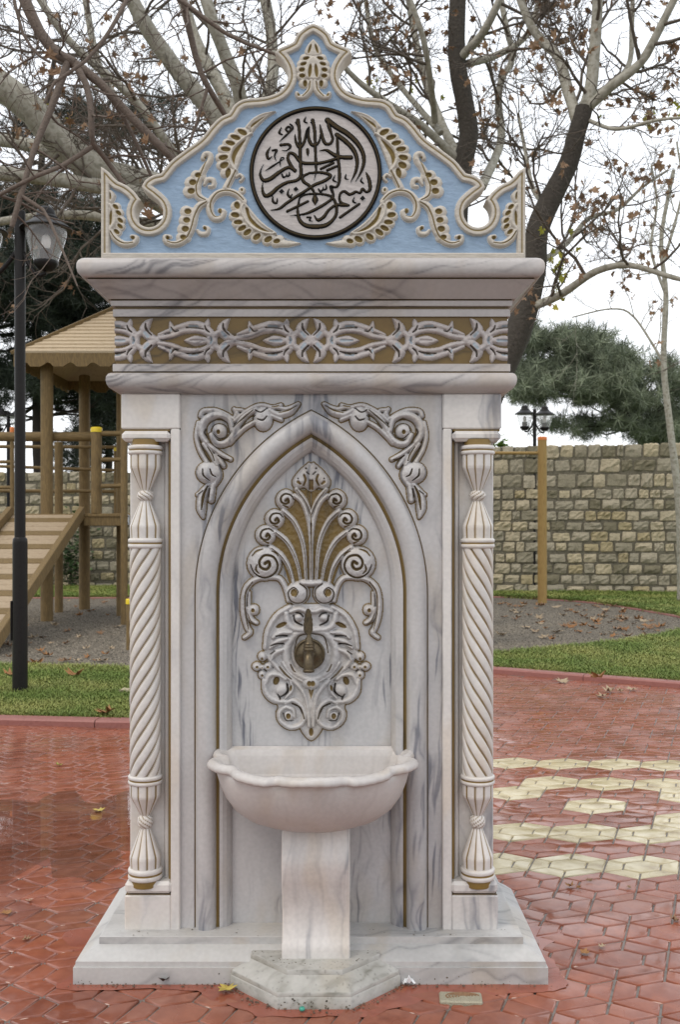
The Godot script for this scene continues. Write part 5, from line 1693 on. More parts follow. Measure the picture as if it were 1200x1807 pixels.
		for k in 60:
			var xa: float = pts[k][0]
			var xb: float = pts[k + 1][0]
			var q := [Vector3(xa, pts[k][1], hw), Vector3(xb, pts[k + 1][1], hw), Vector3(xb, eave_y + 0.075, hw), Vector3(xa, eave_y + 0.075, hw)]
			var tq := []
			var tb := []
			for p in q:
				tq.append(ctr + turn * p)
				tb.append(ctr + turn * (p - Vector3(0, 0, 0.03)))
			fb.flat(tq, turn * Vector3(0, 0, 1))
			fb.flat(tb, turn * Vector3(0, 0, -1))
			fb.flat([tq[0], tq[1], tb[1], tb[0]], Vector3.DOWN)
		put(fb.mesh(), "fascia", mats.wood, roof)
		# hip bar on the corner
		var h0v := ctr + turn * Vector3(-half - 0.03, eave_y + 0.075, half + 0.03)
		plank_between(roof, "hip_bar", h0v, ctr + Vector3(0, apex + 0.06, 0), 0.07, 0.05, turn * Vector3(-0.5, 1, 0.5), mats.wood)
func stone_mesh(seed_: int) -> ArrayMesh:
	# a rough hewn block, one unit wide and high, its face bulging towards +z
	var r := RandomNumberGenerator.new()
	r.seed = seed_
	var mb := MB.new()
	var nx := 6
	var ny := 5
	var cutx := [r.randf_range(0.01, 0.05), r.randf_range(0.01, 0.05)]
	for j in ny + 1:
		for i in nx + 1:
			var x := float(i) / nx - 0.5
			var y := float(j) / ny - 0.5
			var edge: bool = i == 0 or j == 0 or i == nx or j == ny
			var z := 0.0 if edge else 0.55 + r.randf_range(-0.28, 0.35)
			if edge:
				x += r.randf_range(-0.03, 0.03) - signf(x) * cutx[0]
				y += r.randf_range(-0.04, 0.04) - signf(y) * cutx[1]
				if (i == 0 or i == nx) and (j == 0 or j == ny):
					x *= 0.93
					y *= 0.92
			elif i == 1 or i == nx - 1 or j == 1 or j == ny - 1:
				z *= 0.8
				x += signf(x) * 0.09 * (1.0 if i == 1 or i == nx - 1 else 0.0)
				y += signf(y) * 0.09 * (1.0 if j == 1 or j == ny - 1 else 0.0)
			mb.vert(Vector3(x, y, z), Vector3(0, 0, 1))
	var m2 := MB.new()
	for j in ny:
		for i in nx:
			var k := j * (nx + 1) + i
			var q := [mb.v[k], mb.v[k + 1], mb.v[k + nx + 2], mb.v[k + nx + 1]]
			m2.away([q[0], q[1], q[2]], Vector3(0, 0, -3))
			m2.away([q[0], q[2], q[3]], Vector3(0, 0, -3))
	return m2.mesh()
func stone_wall(label: String, a: Vector3, b: Vector3, height: float, courses: Array, see: Callable, seed_: int) -> void:
	var t := thing("stone_wall", label, "wall", Vector3(a.x, 0, a.z), 0.0)
	var r := RandomNumberGenerator.new()
	r.seed = seed_
	var dirv := Vector3(b.x - a.x, 0, b.z - a.z)
	var l := dirv.length()
	t.rotation.y = atan2(-dirv.z, dirv.x)
	var mb := MB.new()
	box(mb, Vector3(0, -0.1, -0.5), Vector3(l, height - 0.03, 0.0), 0.01)
	put(mb.mesh(), "mortar_core", mats.wall_mortar, t)
	var shapes := []
	for k in 10: shapes.append(stone_mesh(seed_ + k))
	var y := height
	var rest := MB.new()
	var n := 0
	for c in courses:
		var h: float = c
		var x := -r.randf() * 0.2
		while x < l:
			var w := r.randf_range(0.19, 0.38) * (1.15 if h > 0.24 else 1.0)
			if r.randf() < 0.12: w *= 0.6
			var hh := h * r.randf_range(0.80, 1.08)
			var mid := Vector3(clampf(x + w * 0.5, 0, l), y - h * 0.5, 0.0)
			if see.call(t.to_global(mid)) and n < 300 and x > -0.05 and x + w < l + 0.05:
				n += 1
				var o := put(shapes[r.randi() % 10], "stone", mats.stones[mini(mats.stones.size() - 1, int(pow(r.randf(), 1.25) * mats.stones.size()))], t)
				o.transform = Transform3D(Basis(Vector3(0, 0, 1), r.randf_range(-0.07, 0.07)).scaled(Vector3(w - 0.009, hh - 0.006, r.randf_range(0.045, 0.085))), mid + Vector3(0, r.randf_range(-0.01, 0.01), -0.008))
			x += w
		y -= h
func lantern(parent: Node3D, c: Vector3, s: float) -> void:
	# a bell-shaped park lantern hanging over point c (the underside of its cup); s scales it
	var root := holder("lantern", parent)
	root.position = c
	root.scale = Vector3.ONE * s
	var mb := MB.new()
	lathe(mb, PackedVector2Array([Vector2(0.001, -0.02), Vector2(0.05, -0.015), Vector2(0.075, 0.01), Vector2(0.09, 0.03), Vector2(0.092, 0.055), Vector2(0.085, 0.06), Vector2(0.05, 0.062), Vector2(0.05, 0.14), Vector2(0.046, 0.145), Vector2(0.001, 0.146)]), 24)
	put(mb.mesh(), "cup", mats.lamp_black, root)
	mb = MB.new()
	lathe(mb, PackedVector2Array([Vector2(0.088, 0.05), Vector2(0.102, 0.09), Vector2(0.13, 0.17), Vector2(0.152, 0.25), Vector2(0.158, 0.31)]), 32)
	put(mb.mesh(), "glass", mats.lamp_glass, root)
	mb = MB.new()
	lathe(mb, PackedVector2Array([Vector2(0.010, 0.14), Vector2(0.028, 0.16), Vector2(0.036, 0.2), Vector2(0.03, 0.24), Vector2(0.012, 0.26), Vector2(0.001, 0.262)]), 16)
	put(mb.mesh(), "bulb", mats.bulb, root)
	mb = MB.new()
	lathe(mb, PackedVector2Array([Vector2(0.150, 0.300), Vector2(0.195, 0.296), Vector2(0.197, 0.303), Vector2(0.170, 0.325), Vector2(0.125, 0.352), Vector2(0.098, 0.372), Vector2(0.090, 0.378), Vector2(0.096, 0.384), Vector2(0.082, 0.398), Vector2(0.068, 0.405), Vector2(0.071, 0.412), Vector2(0.064, 0.445), Vector2(0.045, 0.466), Vector2(0.02, 0.474), Vector2(0.001, 0.475)]), 32)
	put(mb.mesh(), "hood", mats.lamp_black, root)
func park_lamp(label: String, base: Vector3, top: float, arms: Array, sleeve: float, r: float, turn := 0.0) -> void:
	var t := thing("park_lamp", label, "lamp", Vector3(base.x, 0, base.z), turn)
	log_between(t, "pole", Vector3(0, -0.03, 0), Vector3(0, top, 0), r, mats.lamp_black, 20)
	if sleeve > 0.0:
		var mb := MB.new()
		lathe(mb, PackedVector2Array([Vector2(r * 1.40, -0.03), Vector2(r * 1.38, sleeve * 0.5), Vector2(r * 1.36, sleeve - 0.04), Vector2(r * 1.30, sleeve - 0.012), Vector2(r * 1.02, sleeve)]), 24)
		put(mb.mesh(), "sleeve", mats.lamp_black, t)
		mb = MB.new()
		box(mb, Vector3(-r * 1.62, 0.35 * sleeve, -0.03), Vector3(-r * 1.3, 0.60 * sleeve, 0.03), 0.004)
		put(mb.mesh(), "hatch", mats.lamp_black, t)
	for a in arms:
		var dirv: Vector3 = Vector3(cos(a[0]), 0, sin(a[0])) * a[1]
		var h: float = a[2]
		var mb := MB.new()
		tube(mb, curve3([Vector3(0, h + 0.18, 0), dirv * 0.35 + Vector3(0, h + 0.04, 0), dirv * 0.7 + Vector3(0, h - 0.045, 0), dirv + Vector3(0, h - 0.03, 0)], 0.03), r * 0.45, r * 0.42, 10)
		put(mb.mesh(), "arm", mats.lamp_black, t)
		lantern(t, dirv + Vector3(0, h, 0), a[3])
func build_park() -> void:
	play_tower()
	# the walls
	var ra := Vector3(0.8, 0, -17.4)
	var rb := Vector3(8.5, 0, -15.95)
	var in_view := func(p: Vector3) -> bool:
		var d := EYE.z - p.z
		var px := 600.0 + (p.x - EYE.x) * FOCAL / d
		return (px > 845.0 and px < 1245.0) or (px > -30.0 and px < 245.0)
	stone_wall("tall wall of rough cream limestone blocks behind the pull-up bar", ra, rb, 2.88, [0.27, 0.29, 0.29, 0.21, 0.21, 0.205, 0.2, 0.205, 0.2, 0.21, 0.215, 0.2, 0.18], in_view, 500)
	stone_wall("grey stone block wall behind the wooden playground tower", Vector3(-10.0, 0, -18.9), Vector3(0.9, 0, -18.6), 2.48, [0.24, 0.26, 0.22, 0.25, 0.21, 0.24, 0.26, 0.22, 0.24, 0.22, 0.18], in_view, 540)
	# lamps
	var lb := on_ground(34.5, 1228)
	var dl := EYE.z - lb.z
	var lamp_h := at_depth(0, 476, dl).y
	var reach := (83.0 - 34.5) * dl / FOCAL
	park_lamp("tall black park lamp standing in the grass beside the plank ramp", lb, at_depth(0, 372, dl).y, [[0.15, reach, lamp_h, 1.0], [PI + 0.15, reach * 1.5, lamp_h, 1.0]], at_depth(0, 948, dl).y, 0.041)
	var rl := on_ground(944, 1047)
	var dr := EYE.z - rl.z
	park_lamp("black twin park lamp in front of the cream limestone wall", rl, at_depth(0, 722, dr).y, [[0.5, 0.2, at_depth(0, 760, dr).y, 1.0], [PI + 0.5, 0.2, at_depth(0, 757, dr).y, 1.0]], 0.0, 0.035)
	var fl := at_depth(14, 1046, 20.0)
	park_lamp("distant black twin park lamp beyond the playground railing", fl, at_depth(0, 726, 20).y, [[0.2, 0.21, at_depth(0, 762, 20).y, 1.0], [PI + 0.2, 0.21, at_depth(0, 760, 20).y, 1.0]], 0.0, 0.035)
	# pull-up bar
	var pb := on_ground(957.5, 1066)
	var dp := EYE.z - pb.z
	var bar := thing("pull_up_bar", "wooden exercise post with horizontal bar standing in the gravel", "exercise bar", Vector3(pb.x, 0, pb.z))
	var top := at_depth(0, 772, dp).y
	var o := log_between(bar, "post", Vector3(0, -0.05, 0), Vector3(0, top, 0), 0.076, mats.wood_gold)
	var cap := MB.new()
	lathe(cap, PackedVector2Array([Vector2(0.080, 0.0), Vector2(0.081, 0.04), Vector2(0.07, 0.055), Vector2(0.001, 0.06)]), 20)
	put(cap.mesh(), "post_cap", mats.orange_cap, o).position = Vector3(0, top + 0.05 - 0.045, 0)
	log_between(bar, "post", Vector3(-1.35, -0.05, 0), Vector3(-1.35, top, 0), 0.076, mats.wood_gold)
	var by := at_depth(0, 799.5, dp).y
	log_between(bar, "bar", Vector3(-1.35, by, 0), Vector3(0, by, 0), 0.027, mats.wood_gold, 10)
	# a short marker post with a yellow cap
	var mp := on_ground(226, 1150)
	var dm := EYE.z - mp.z
	var mk := thing("marker_post", "thin wooden stake with a yellow cap beside the gravel edge", "stake", Vector3(mp.x, 0, mp.z))
	log_between(mk, "stake", Vector3(0, -0.05, 0), Vector3(0, at_depth(0, 1062, dm).y, 0), 0.022, mats.wood, 10)
	cap = MB.new()
	lathe(cap, PackedVector2Array([Vector2(0.028, 0.0), Vector2(0.029, 0.045), Vector2(0.02, 0.055), Vector2(0.001, 0.056)]), 16)
	put(cap.mesh(), "cap", mats.yellow_cap, mk).position = Vector3(0, at_depth(0, 1066, dm).y, 0)
	# odds and ends on the pavement
	var sp := on_ground(812, 1764)
	var st := MB.new()
	box(st, Vector3(-0.056, -0.01, -0.030), Vector3(0.060, 0.009, 0.030), 0.004)
	var frag := put(st.mesh(), "stone_fragment", mats.fragment, self)
	frag.position = Vector3(sp.x, 0.0, sp.z)
	frag.rotation.y = -0.06
	tag(frag, "small flat cream stone piece set in the red cement", "stone")
	for k in 5:
		var sw := MB.new()
		var arc := []
		for q in 9:
			var an := lerpf(2.6, 6.0, q / 8.0)
			arc.append(Vector3(0.008 + cos(an) * (0.012 + k * 0.0085), 0.0095, sin(an) * (0.006 + k * 0.0042)))
		tube(sw, curve3(arc, 0.004), 0.0017, 0.0017, 6)
		put(sw.mesh(), "ridge", mats.dry[0], frag)
	var wp := on_ground(722, 1738)
	var foil := MB.new()
	var fr := RandomNumberGenerator.new()
	fr.seed = 12
	var grid := []
	for j in 7:
		for i in 7: grid.append(Vector3((i - 3) * 0.0058 + fr.randf_range(-0.002, 0.002), 0.006 + fr.randf() * 0.026 * (1.0 - absf(i - 3) / 4.0), (j - 3) * 0.005 + fr.randf_range(-0.002, 0.002)))
	for j in 6:
		for i in 6:
			foil.away([grid[j * 7 + i], grid[j * 7 + i + 1], grid[j * 7 + i + 8]], Vector3(0, -1, 0))
			foil.away([grid[j * 7 + i], grid[j * 7 + i + 8], grid[j * 7 + i + 7]], Vector3(0, -1, 0))
	var fo := put(foil.mesh(), "crumpled_wrapper", mats.foil, self)
	fo.position = Vector3(wp.x, 0.0, wp.z)
	tag(fo, "crumpled clear plastic wrapper lying against the octagonal step", "litter")
	var gp := on_ground(533, 1786)
	var bead := MB.new()
	lathe(bead, PackedVector2Array([Vector2(0.002, 0.0), Vector2(0.007, 0.001), Vector2(0.008, 0.005), Vector2(0.006, 0.009), Vector2(0.001, 0.010)]), 12)
	var bo := put(bead.mesh(), "bottle_cap", plain(Color(0.05, 0.30, 0.22), 0.4), self)
	bo.position = Vector3(gp.x, 0.004, gp.z)
	tag(bo, "tiny green plastic cap at the foot of the octagonal step", "litter")
	var rp := on_ground(219, 1231)
	var rk := put(stone_mesh(930), "loose_stone", mats.stones[0], self)
	rk.transform = Transform3D(Basis(Vector3.RIGHT, -PI / 2).scaled(Vector3(0.13, 0.07, 0.09)), Vector3(rp.x + 0.02, 0.02, rp.z))
	tag(rk, "pale loose stone lying in the grass", "stone")
func leaf_mesh(seed_: int, curl: float) -> ArrayMesh:
	# a plane tree leaf, five pointed lobes, about a unit across, lying in the xz plane
	var r := RandomNumberGenerator.new()
	r.seed = seed_
	var mb := MB.new()
	var pts := []
	for q in [[-90, 0.20], [-60, 0.30], [-28, 0.52], [-8, 0.28], [18, 0.58], [42, 0.30], [62, 0.42], [75, 0.33], [90, 0.66], [105, 0.33], [118, 0.42], [138, 0.30], [162, 0.58], [188, 0.28], [208, 0.52], [240, 0.30]]:
		var a := deg_to_rad(q[0] + r.randf_range(-4, 4))
		var d: float = q[1] * r.randf_range(0.85, 1.12)
		var x := cos(a) * d
		var z := -sin(a) * d
		pts.append(Vector3(x, curl * (x * x * 0.9 + z * z * 0.35) + r.randf_range(-0.05, 0.05) * curl * 2.0, z))
	var mid := Vector3(0, 0.0, 0)
	for k in pts.size(): mb.away([mid, pts[k], pts[(k + 1) % pts.size()]], Vector3(0, -5, 0))
	mb.away([Vector3(-0.012, 0, 0.15), Vector3(0.012, 0, 0.15), Vector3(0.05, 0.05 * curl, 0.62)], Vector3(0, -5, 0))
	return mb.mesh()
func fallen_leaves() -> void:
	var r := RandomNumberGenerator.new()
	r.seed = 77
	var shapes := []
	for k in 5: shapes.append(leaf_mesh(300 + k, 0.5 + 0.25 * k))
	var drop := func(p: Vector3, size: float, tone: int, label: String, group: String) -> void:
		var o := put(shapes[r.randi() % 5], "fallen_leaf", mats.dry[tone], self)
		o.transform = Transform3D((Basis(Vector3.UP, r.randf() * TAU) * Basis(Vector3.RIGHT, r.randf_range(-0.35, 0.35))).scaled(Vector3.ONE * size), p)
		tag(o, label, "leaf", group)
	var spots := []
	for q in [[915, 1085], [935, 1090], [950, 1096], [980, 1075], [1000, 1080], [1030, 1092], [1055, 1075], [1060, 1090], [1064, 1093], [1085, 1098], [1095, 1100], [1105, 1098], [1120, 1105], [1135, 1100], [1145, 1108], [1090, 1115], [1040, 1122], [1065, 1125], [985, 1120], [960, 1130], [945, 1120], [975, 1133], [955, 1105], [905, 1082], [900, 1075], [890, 1068], [1020, 1072], [1070, 1080], [1150, 1100], [1170, 1110], [925, 1072], [1045, 1098], [1010, 1110], [1100, 1085], [1130, 1115], [1160, 1118], [885, 1125], [930, 1112]]: spots.append(q)
	for k in 55: spots.append([r.randf_range(882, 1170), 1068 + pow(r.randf(), 1.3) * 60])
	for q in spots:
		var p := on_ground(q[0], q[1])
		if not Geometry2D.is_point_in_polygon(Vector2(p.x, p.z), gravel_front): continue
		drop.call(Vector3(p.x, 0.035, p.z), r.randf_range(0.08, 0.17), r.randi() % 3, "curled brown plane leaf on the gravel in front of the limestone wall", "fallen leaves on the gravel by the limestone wall")
	for q in [[10, 1142], [15, 1145], [60, 1130], [75, 1130], [95, 1108], [120, 1064], [150, 1068], [165, 1062], [185, 1066], [64, 1176], [55, 1176], [108, 1173], [118, 1172], [135, 1173], [170, 1172], [180, 1172], [200, 1054], [205, 1060], [175, 1122], [120, 1118], [140, 1090], [50, 1141], [30, 1150], [90, 1140], [150, 1150], [20, 1120], [44, 1112], [132, 1075], [160, 1082], [190, 1090], [205, 1110], [118, 1140], [140, 1130], [196, 1150], [70, 1155], [34, 1170], [155, 1166], [185, 1160], [15, 1165], [85, 1162]]:
		var p := on_ground(q[0], q[1])
		drop.call(Vector3(p.x, 0.035, p.z), r.randf_range(0.07, 0.14), r.randi() % 3, "curled brown plane leaf on the gravel round the playground tower", "fallen leaves on the gravel round the tower")
	for q in [[130, 1203], [18, 1203], [190, 1272], [1055, 1208]]:
		var p := on_ground(q[0], q[1])
		drop.call(Vector3(p.x, 0.06, p.z), r.randf_range(0.13, 0.17), 1, "orange brown curled plane leaf lying in the lawn grass", "fallen leaves on the lawn")
	for q in [[1075, 1222], [1095, 1222], [992, 1205], [1065, 1231], [1115, 1219]]:
		var p := on_ground(q[0], q[1])
		drop.call(Vector3(p.x, 0.012, p.z), r.randf_range(0.07, 0.12), 2, "small dry leaf on the wet red pavers near the kerb", "dry leaves on the far pavers")
	for q in [[1008, 1566], [1022, 1568], [1040, 1556], [1110, 1568], [1032, 1684], [1062, 1673], [12, 1613], [45, 1660], [50, 1592], [1190, 1626]]:
		var p := on_ground(q[0], q[1])
		drop.call(Vector3(p.x, 0.006, p.z), r.randf_range(0.022, 0.045), r.randi() % 3, "tiny dry leaf scrap on the wet red pavers beside the fountain", "leaf scraps on the near pavers")
	var p1 := on_ground(174, 1432)
	drop.call(Vector3(p1.x, 0.006, p1.z), 0.055, 3, "yellow leaf floating in the puddle", "")
	var p2 := on_ground(104, 1352)
	drop.call(Vector3(p2.x, 0.008, p2.z), 0.04, 4, "small green leaf on the red pavers behind the puddle", "")
	var p3 := on_ground(398, 1752)
	drop.call(Vector3(p3.x, 0.012, p3.z), 0.06, 3, "brownish yellow leaf caught beside the octagonal step", "")
	var p4 := on_ground(291, 1738)
	drop.call(Vector3(p4.x, 0.014, p4.z), 0.035, 5, "dark wet leaf clump against the marble plinth", "")
func park_materials() -> void:
	mats.wood = speckled([Color(0.07, 0.045, 0.018), Color(0.22, 0.145, 0.055), Color(0.13, 0.085, 0.033), Color(0.28, 0.19, 0.08)], 0.045, 301, 0.7, 0.75, 0.15, Vector2(1.0, 0.12), false)
	mats.wood_gold = speckled([Color(0.22, 0.13, 0.035), Color(0.36, 0.23, 0.075), Color(0.29, 0.18, 0.05)], 0.045, 303, 0.7, 0.7, 0.15, Vector2(1.0, 0.12), false)
	mats.wood_pale = speckled([Color(0.26, 0.19, 0.12), Color(0.38, 0.29, 0.19), Color(0.31, 0.235, 0.155)], 0.03, 305, 0.6, 0.75, 0.1, Vector2(0.3, 1.0), false)
	mats.roof_wood = speckled([Color(0.42, 0.32, 0.20), Color(0.55, 0.44, 0.30), Color(0.48, 0.375, 0.245)], 0.03, 307, 0.5, 0.75, 0.1, Vector2(0.3, 1.0), true)
	mats.steel = plain(Color(0.5, 0.52, 0.54), 0.4, 0.6)
	mats.black = plain(Color(0.02, 0.02, 0.02), 0.5)
	mats.yellow_cap = plain(Color(0.75, 0.55, 0.02), 0.4)
	mats.orange_cap = plain(Color(0.65, 0.18, 0.03), 0.4)
	mats.lamp_black = speckled([Color(0.007, 0.007, 0.007), Color(0.017, 0.015, 0.014), Color(0.011, 0.010, 0.010)], 0.03, 309, 0.5, 0.38, 0.03)
	mats.lamp_black.metallic_specular = 0.3
	mats.lamp_glass = plain(Color(0.85, 0.86, 0.86), 0.05)
	mats.lamp_glass.albedo_color.a = 0.22
	mats.lamp_glass.transparency = BaseMaterial3D.TRANSPARENCY_ALPHA
	mats.bulb = plain(Color(0.8, 0.78, 0.74), 0.4)
	mats.foil = plain(Color(0.75, 0.76, 0.77), 0.15)
	mats.fragment = speckled([Color(0.12, 0.105, 0.07), Color(0.40, 0.365, 0.27), Color(0.26, 0.235, 0.165)], 0.05, 311, 0.12, 0.7, 0.2)
	mats.wall_mortar = speckled([Color(0.05, 0.044, 0.03), Color(0.17, 0.15, 0.11), Color(0.09, 0.083, 0.058)], 0.03, 313, 1.0, 0.95, 0.4)
	mats.stones = []
	var tones := [Color(0.42, 0.36, 0.25), Color(0.37, 0.325, 0.24), Color(0.44, 0.375, 0.25), Color(0.32, 0.285, 0.21), Color(0.37, 0.305, 0.18), Color(0.27, 0.24, 0.17), Color(0.19, 0.168, 0.11)]
	for k in tones.size():
		var c: Color = tones[k]
		mats.stones.append(speckled([c * 0.55, c * 1.05, c * 0.85, c * 1.2], 0.02, 320 + k, 0.9, 0.92, 0.8))
	mats.dry = [speckled([Color(0.16, 0.085, 0.04), Color(0.30, 0.18, 0.10)], 0.03, 331, 0.2, 0.8), speckled([Color(0.22, 0.10, 0.03), Color(0.33, 0.16, 0.06)], 0.03, 333, 0.2, 0.8), speckled([Color(0.30, 0.22, 0.14), Color(0.42, 0.33, 0.22)], 0.03, 335, 0.2, 0.8), plain(Color(0.42, 0.32, 0.06), 0.5), plain(Color(0.28, 0.36, 0.06), 0.5), plain(Color(0.03, 0.015, 0.01), 0.3)]
	for m in mats.dry: m.cull_mode = BaseMaterial3D.CULL_DISABLED

# ---------- trees ----------
var tips: Array[Vector3] = []
func twig(mb: MB, p: Vector3, dir: Vector3, length: float, r: float, level: int, rr: RandomNumberGenerator, droop := 0.0) -> void:
	var n := 5 if level > 0 else 4
	var pts := PackedVector3Array([p])
	var d := dir
	for i in n:
		d = (d + Vector3(rr.randf_range(-1, 1), rr.randf_range(-1, 1) + 0.12 - droop, rr.randf_range(-1, 1)) * 0.30).normalized()
		pts.append(pts[i] + d * length / n)
	tube(mb, pts, r, r * 0.45, 5 if r > 0.012 else 3, Color(1, 1, 1), 0.0, false)
	if level <= 0 or r < 0.003:
		tips.append(pts[n])
		return
	var kids := rr.randi_range(3, 5)
	for k in kids:
		var f := lerpf(0.25, 1.0, (k + rr.randf()) / kids)
		var at := f * n
		var i := mini(int(at), n - 1)
		var q := pts[i].lerp(pts[i + 1], at - i)
		var side := d.cross(Vector3(rr.randf_range(-1, 1), rr.randf_range(-1, 1), rr.randf_range(-1, 1)).normalized()).normalized()
		twig(mb, q, (d * rr.randf_range(0.5, 1.0) + side * rr.randf_range(0.5, 1.0)).normalized(), length * rr.randf_range(0.45, 0.75), r * rr.randf_range(0.42, 0.6), level - 1, rr, droop)
func px_path(list: Array, d: float) -> Array:
	# [x, y, (depth change)] triples or pairs in the photograph to points
	var out := []
	for q in list: out.append(at_depth(q[0], q[1], d + (q[2] if q.size() > 2 else 0.0)))
	return out
func plane_tree(label: String, d: float, trunk: Array, r0: float, r1: float, limbs: Array, seed_: int, kids: int, level: int, leaves: int, green: Array = [], twig_len := 1.0, bark: Material = null, world := []) -> void:
	# limbs: [points, first radius, last radius] in photograph pixels at depth d
	var rr := RandomNumberGenerator.new()
	rr.seed = seed_
	tips.clear()
	var tp: Array = world if world.size() else px_path(trunk, d)
	var base: Vector3 = tp[0]
	var t := thing("plane_tree", label, "tree")
	var k := d / FOCAL
	var mb := MB.new()
	var tl := curve3(tp, 0.18)
	tube(mb, tl, r0 * k, r1 * k, 16, Color(1, 1, 1), 0.04)
	put(mb.mesh(), "trunk", mats.bark if bark == null else bark, t)
	var fine := MB.new()
	for lm in limbs:
		mb = MB.new()
		var path := curve3(px_path(lm[0], d), 0.12)
		tube(mb, path, lm[1] * k, lm[2] * k, 10, Color(1, 1, 1), 0.05)
		put(mb.mesh(), "limb", mats.bark_pale if bark == null else bark, t)
		var n: int = int(kids * clampf(path.size() / 25.0, 0.4, 1.6))
		for c in n:
			var f := lerpf(0.12, 1.0, (c + rr.randf()) / n)
			var i := mini(int(f * (path.size() - 1)), path.size() - 2)
			var dirv := (path[i + 1] - path[i]).normalized()
			var side := dirv.cross(Vector3(rr.randf_range(-1, 1), rr.randf_range(-1, 1), rr.randf_range(-1, 1)).normalized()).normalized()
			var lr: float = lerpf(lm[1], lm[2], f) * k
			twig(fine, path[i], (dirv * rr.randf_range(0.2, 0.9) + side).normalized(), twig_len * rr.randf_range(0.5, 1.25), minf(lr * 0.55, 0.022 * twig_len), level, rr)
	var o := put(fine.mesh(), "twigs", mats.twig if bark == null else bark, t)
	o.set_meta("kind", "stuff")
	# leaves still hanging on the twigs
	var mm := MultiMesh.new()
	mm.transform_format = MultiMesh.TRANSFORM_3D
	mm.use_colors = true
	mm.mesh = leaf_mesh(seed_, 0.9)
	var spots := []
	for i in leaves:
		var p := tips[rr.randi() % tips.size()]
		for q in 1 + rr.randi() % 3: spots.append([p + Vector3(rr.randf_range(-0.1, 0.1), rr.randf_range(-0.14, 0.0), rr.randf_range(-0.1, 0.1)), 0])
	for g in green:
		for i in g[4]:
			var p := at_depth(g[0] + rr.randfn() * g[2], g[1] + rr.randfn() * g[3], d + rr.randf_range(-0.3, 0.3))
			spots.append([p, 1])
	mm.instance_count = spots.size()
	for i in spots.size():
		var s := rr.randf_range(0.07, 0.13) * (0.55 if d < 6.0 else 1.0)
		mm.set_instance_transform(i, Transform3D(Basis.from_euler(Vector3(rr.randf() * TAU, rr.randf() * TAU, rr.randf() * TAU)).scaled(Vector3.ONE * s), spots[i][0]))
		var c := Color(0.17, 0.095, 0.05).lerp(Color(0.34, 0.22, 0.13), rr.randf())
		if spots[i][1] == 1: c = Color(0.30, 0.34, 0.04).lerp(Color(0.45, 0.38, 0.05), rr.randf())
		mm.set_instance_color(i, c)
	var li := MultiMeshInstance3D.new()
	li.name = "leaves"
	li.multimesh = mm
	li.material_override = mats.leaf
	li.set_meta("kind", "stuff")
	t.add_child(li)
func tuft_mesh(seed_: int, n: int, length: float, wide: float, flat_: float) -> ArrayMesh:
	var r := RandomNumberGenerator.new()
	r.seed = seed_
	var mb := MB.new()
	for k in n:
		var d := Vector3(r.randfn(), r.randfn() * flat_ + 0.25, r.randfn()).normalized()
		var side := d.cross(Vector3(r.randf_range(-1, 1), r.randf_range(-1, 1), r.randf_range(-1, 1))).normalized()
		var l := length * r.randf_range(0.6, 1.2)
		var b := d * length * 0.08
		var nn := side.cross(d).normalized()
		var sh := Color(1, 1, 1) * r.randf_range(0.6, 1.3)
		var a0 := mb.vert(b - side * wide * 0.5, nn, sh)
		var a1 := mb.vert(b + side * wide * 0.5, nn, sh)
		var a2 := mb.vert(b + d * l, nn, sh)
		mb.tri(a0, a1, a2)
	return mb.mesh()
func foliage(parent: Node3D, called: String, mesh: Mesh, spots: Array, lo: float, hi: float, dark: Color, light: Color, m: Material, rr: RandomNumberGenerator) -> void:
	var mm := MultiMesh.new()
	mm.transform_format = MultiMesh.TRANSFORM_3D
	mm.use_colors = true
	mm.mesh = mesh
	mm.instance_count = spots.size()
	for i in spots.size():
		mm.set_instance_transform(i, Transform3D(Basis.from_euler(Vector3(rr.randf_range(-0.7, 0.7), rr.randf() * TAU, rr.randf_range(-0.7, 0.7))).scaled(Vector3.ONE * rr.randf_range(lo, hi)), spots[i]))
		mm.set_instance_color(i, dark.lerp(light, rr.randf()))
	var o := MultiMeshInstance3D.new()
	o.name = called
	o.multimesh = mm
	o.material_override = m
	o.set_meta("kind", "stuff")
	parent.add_child(o, true)
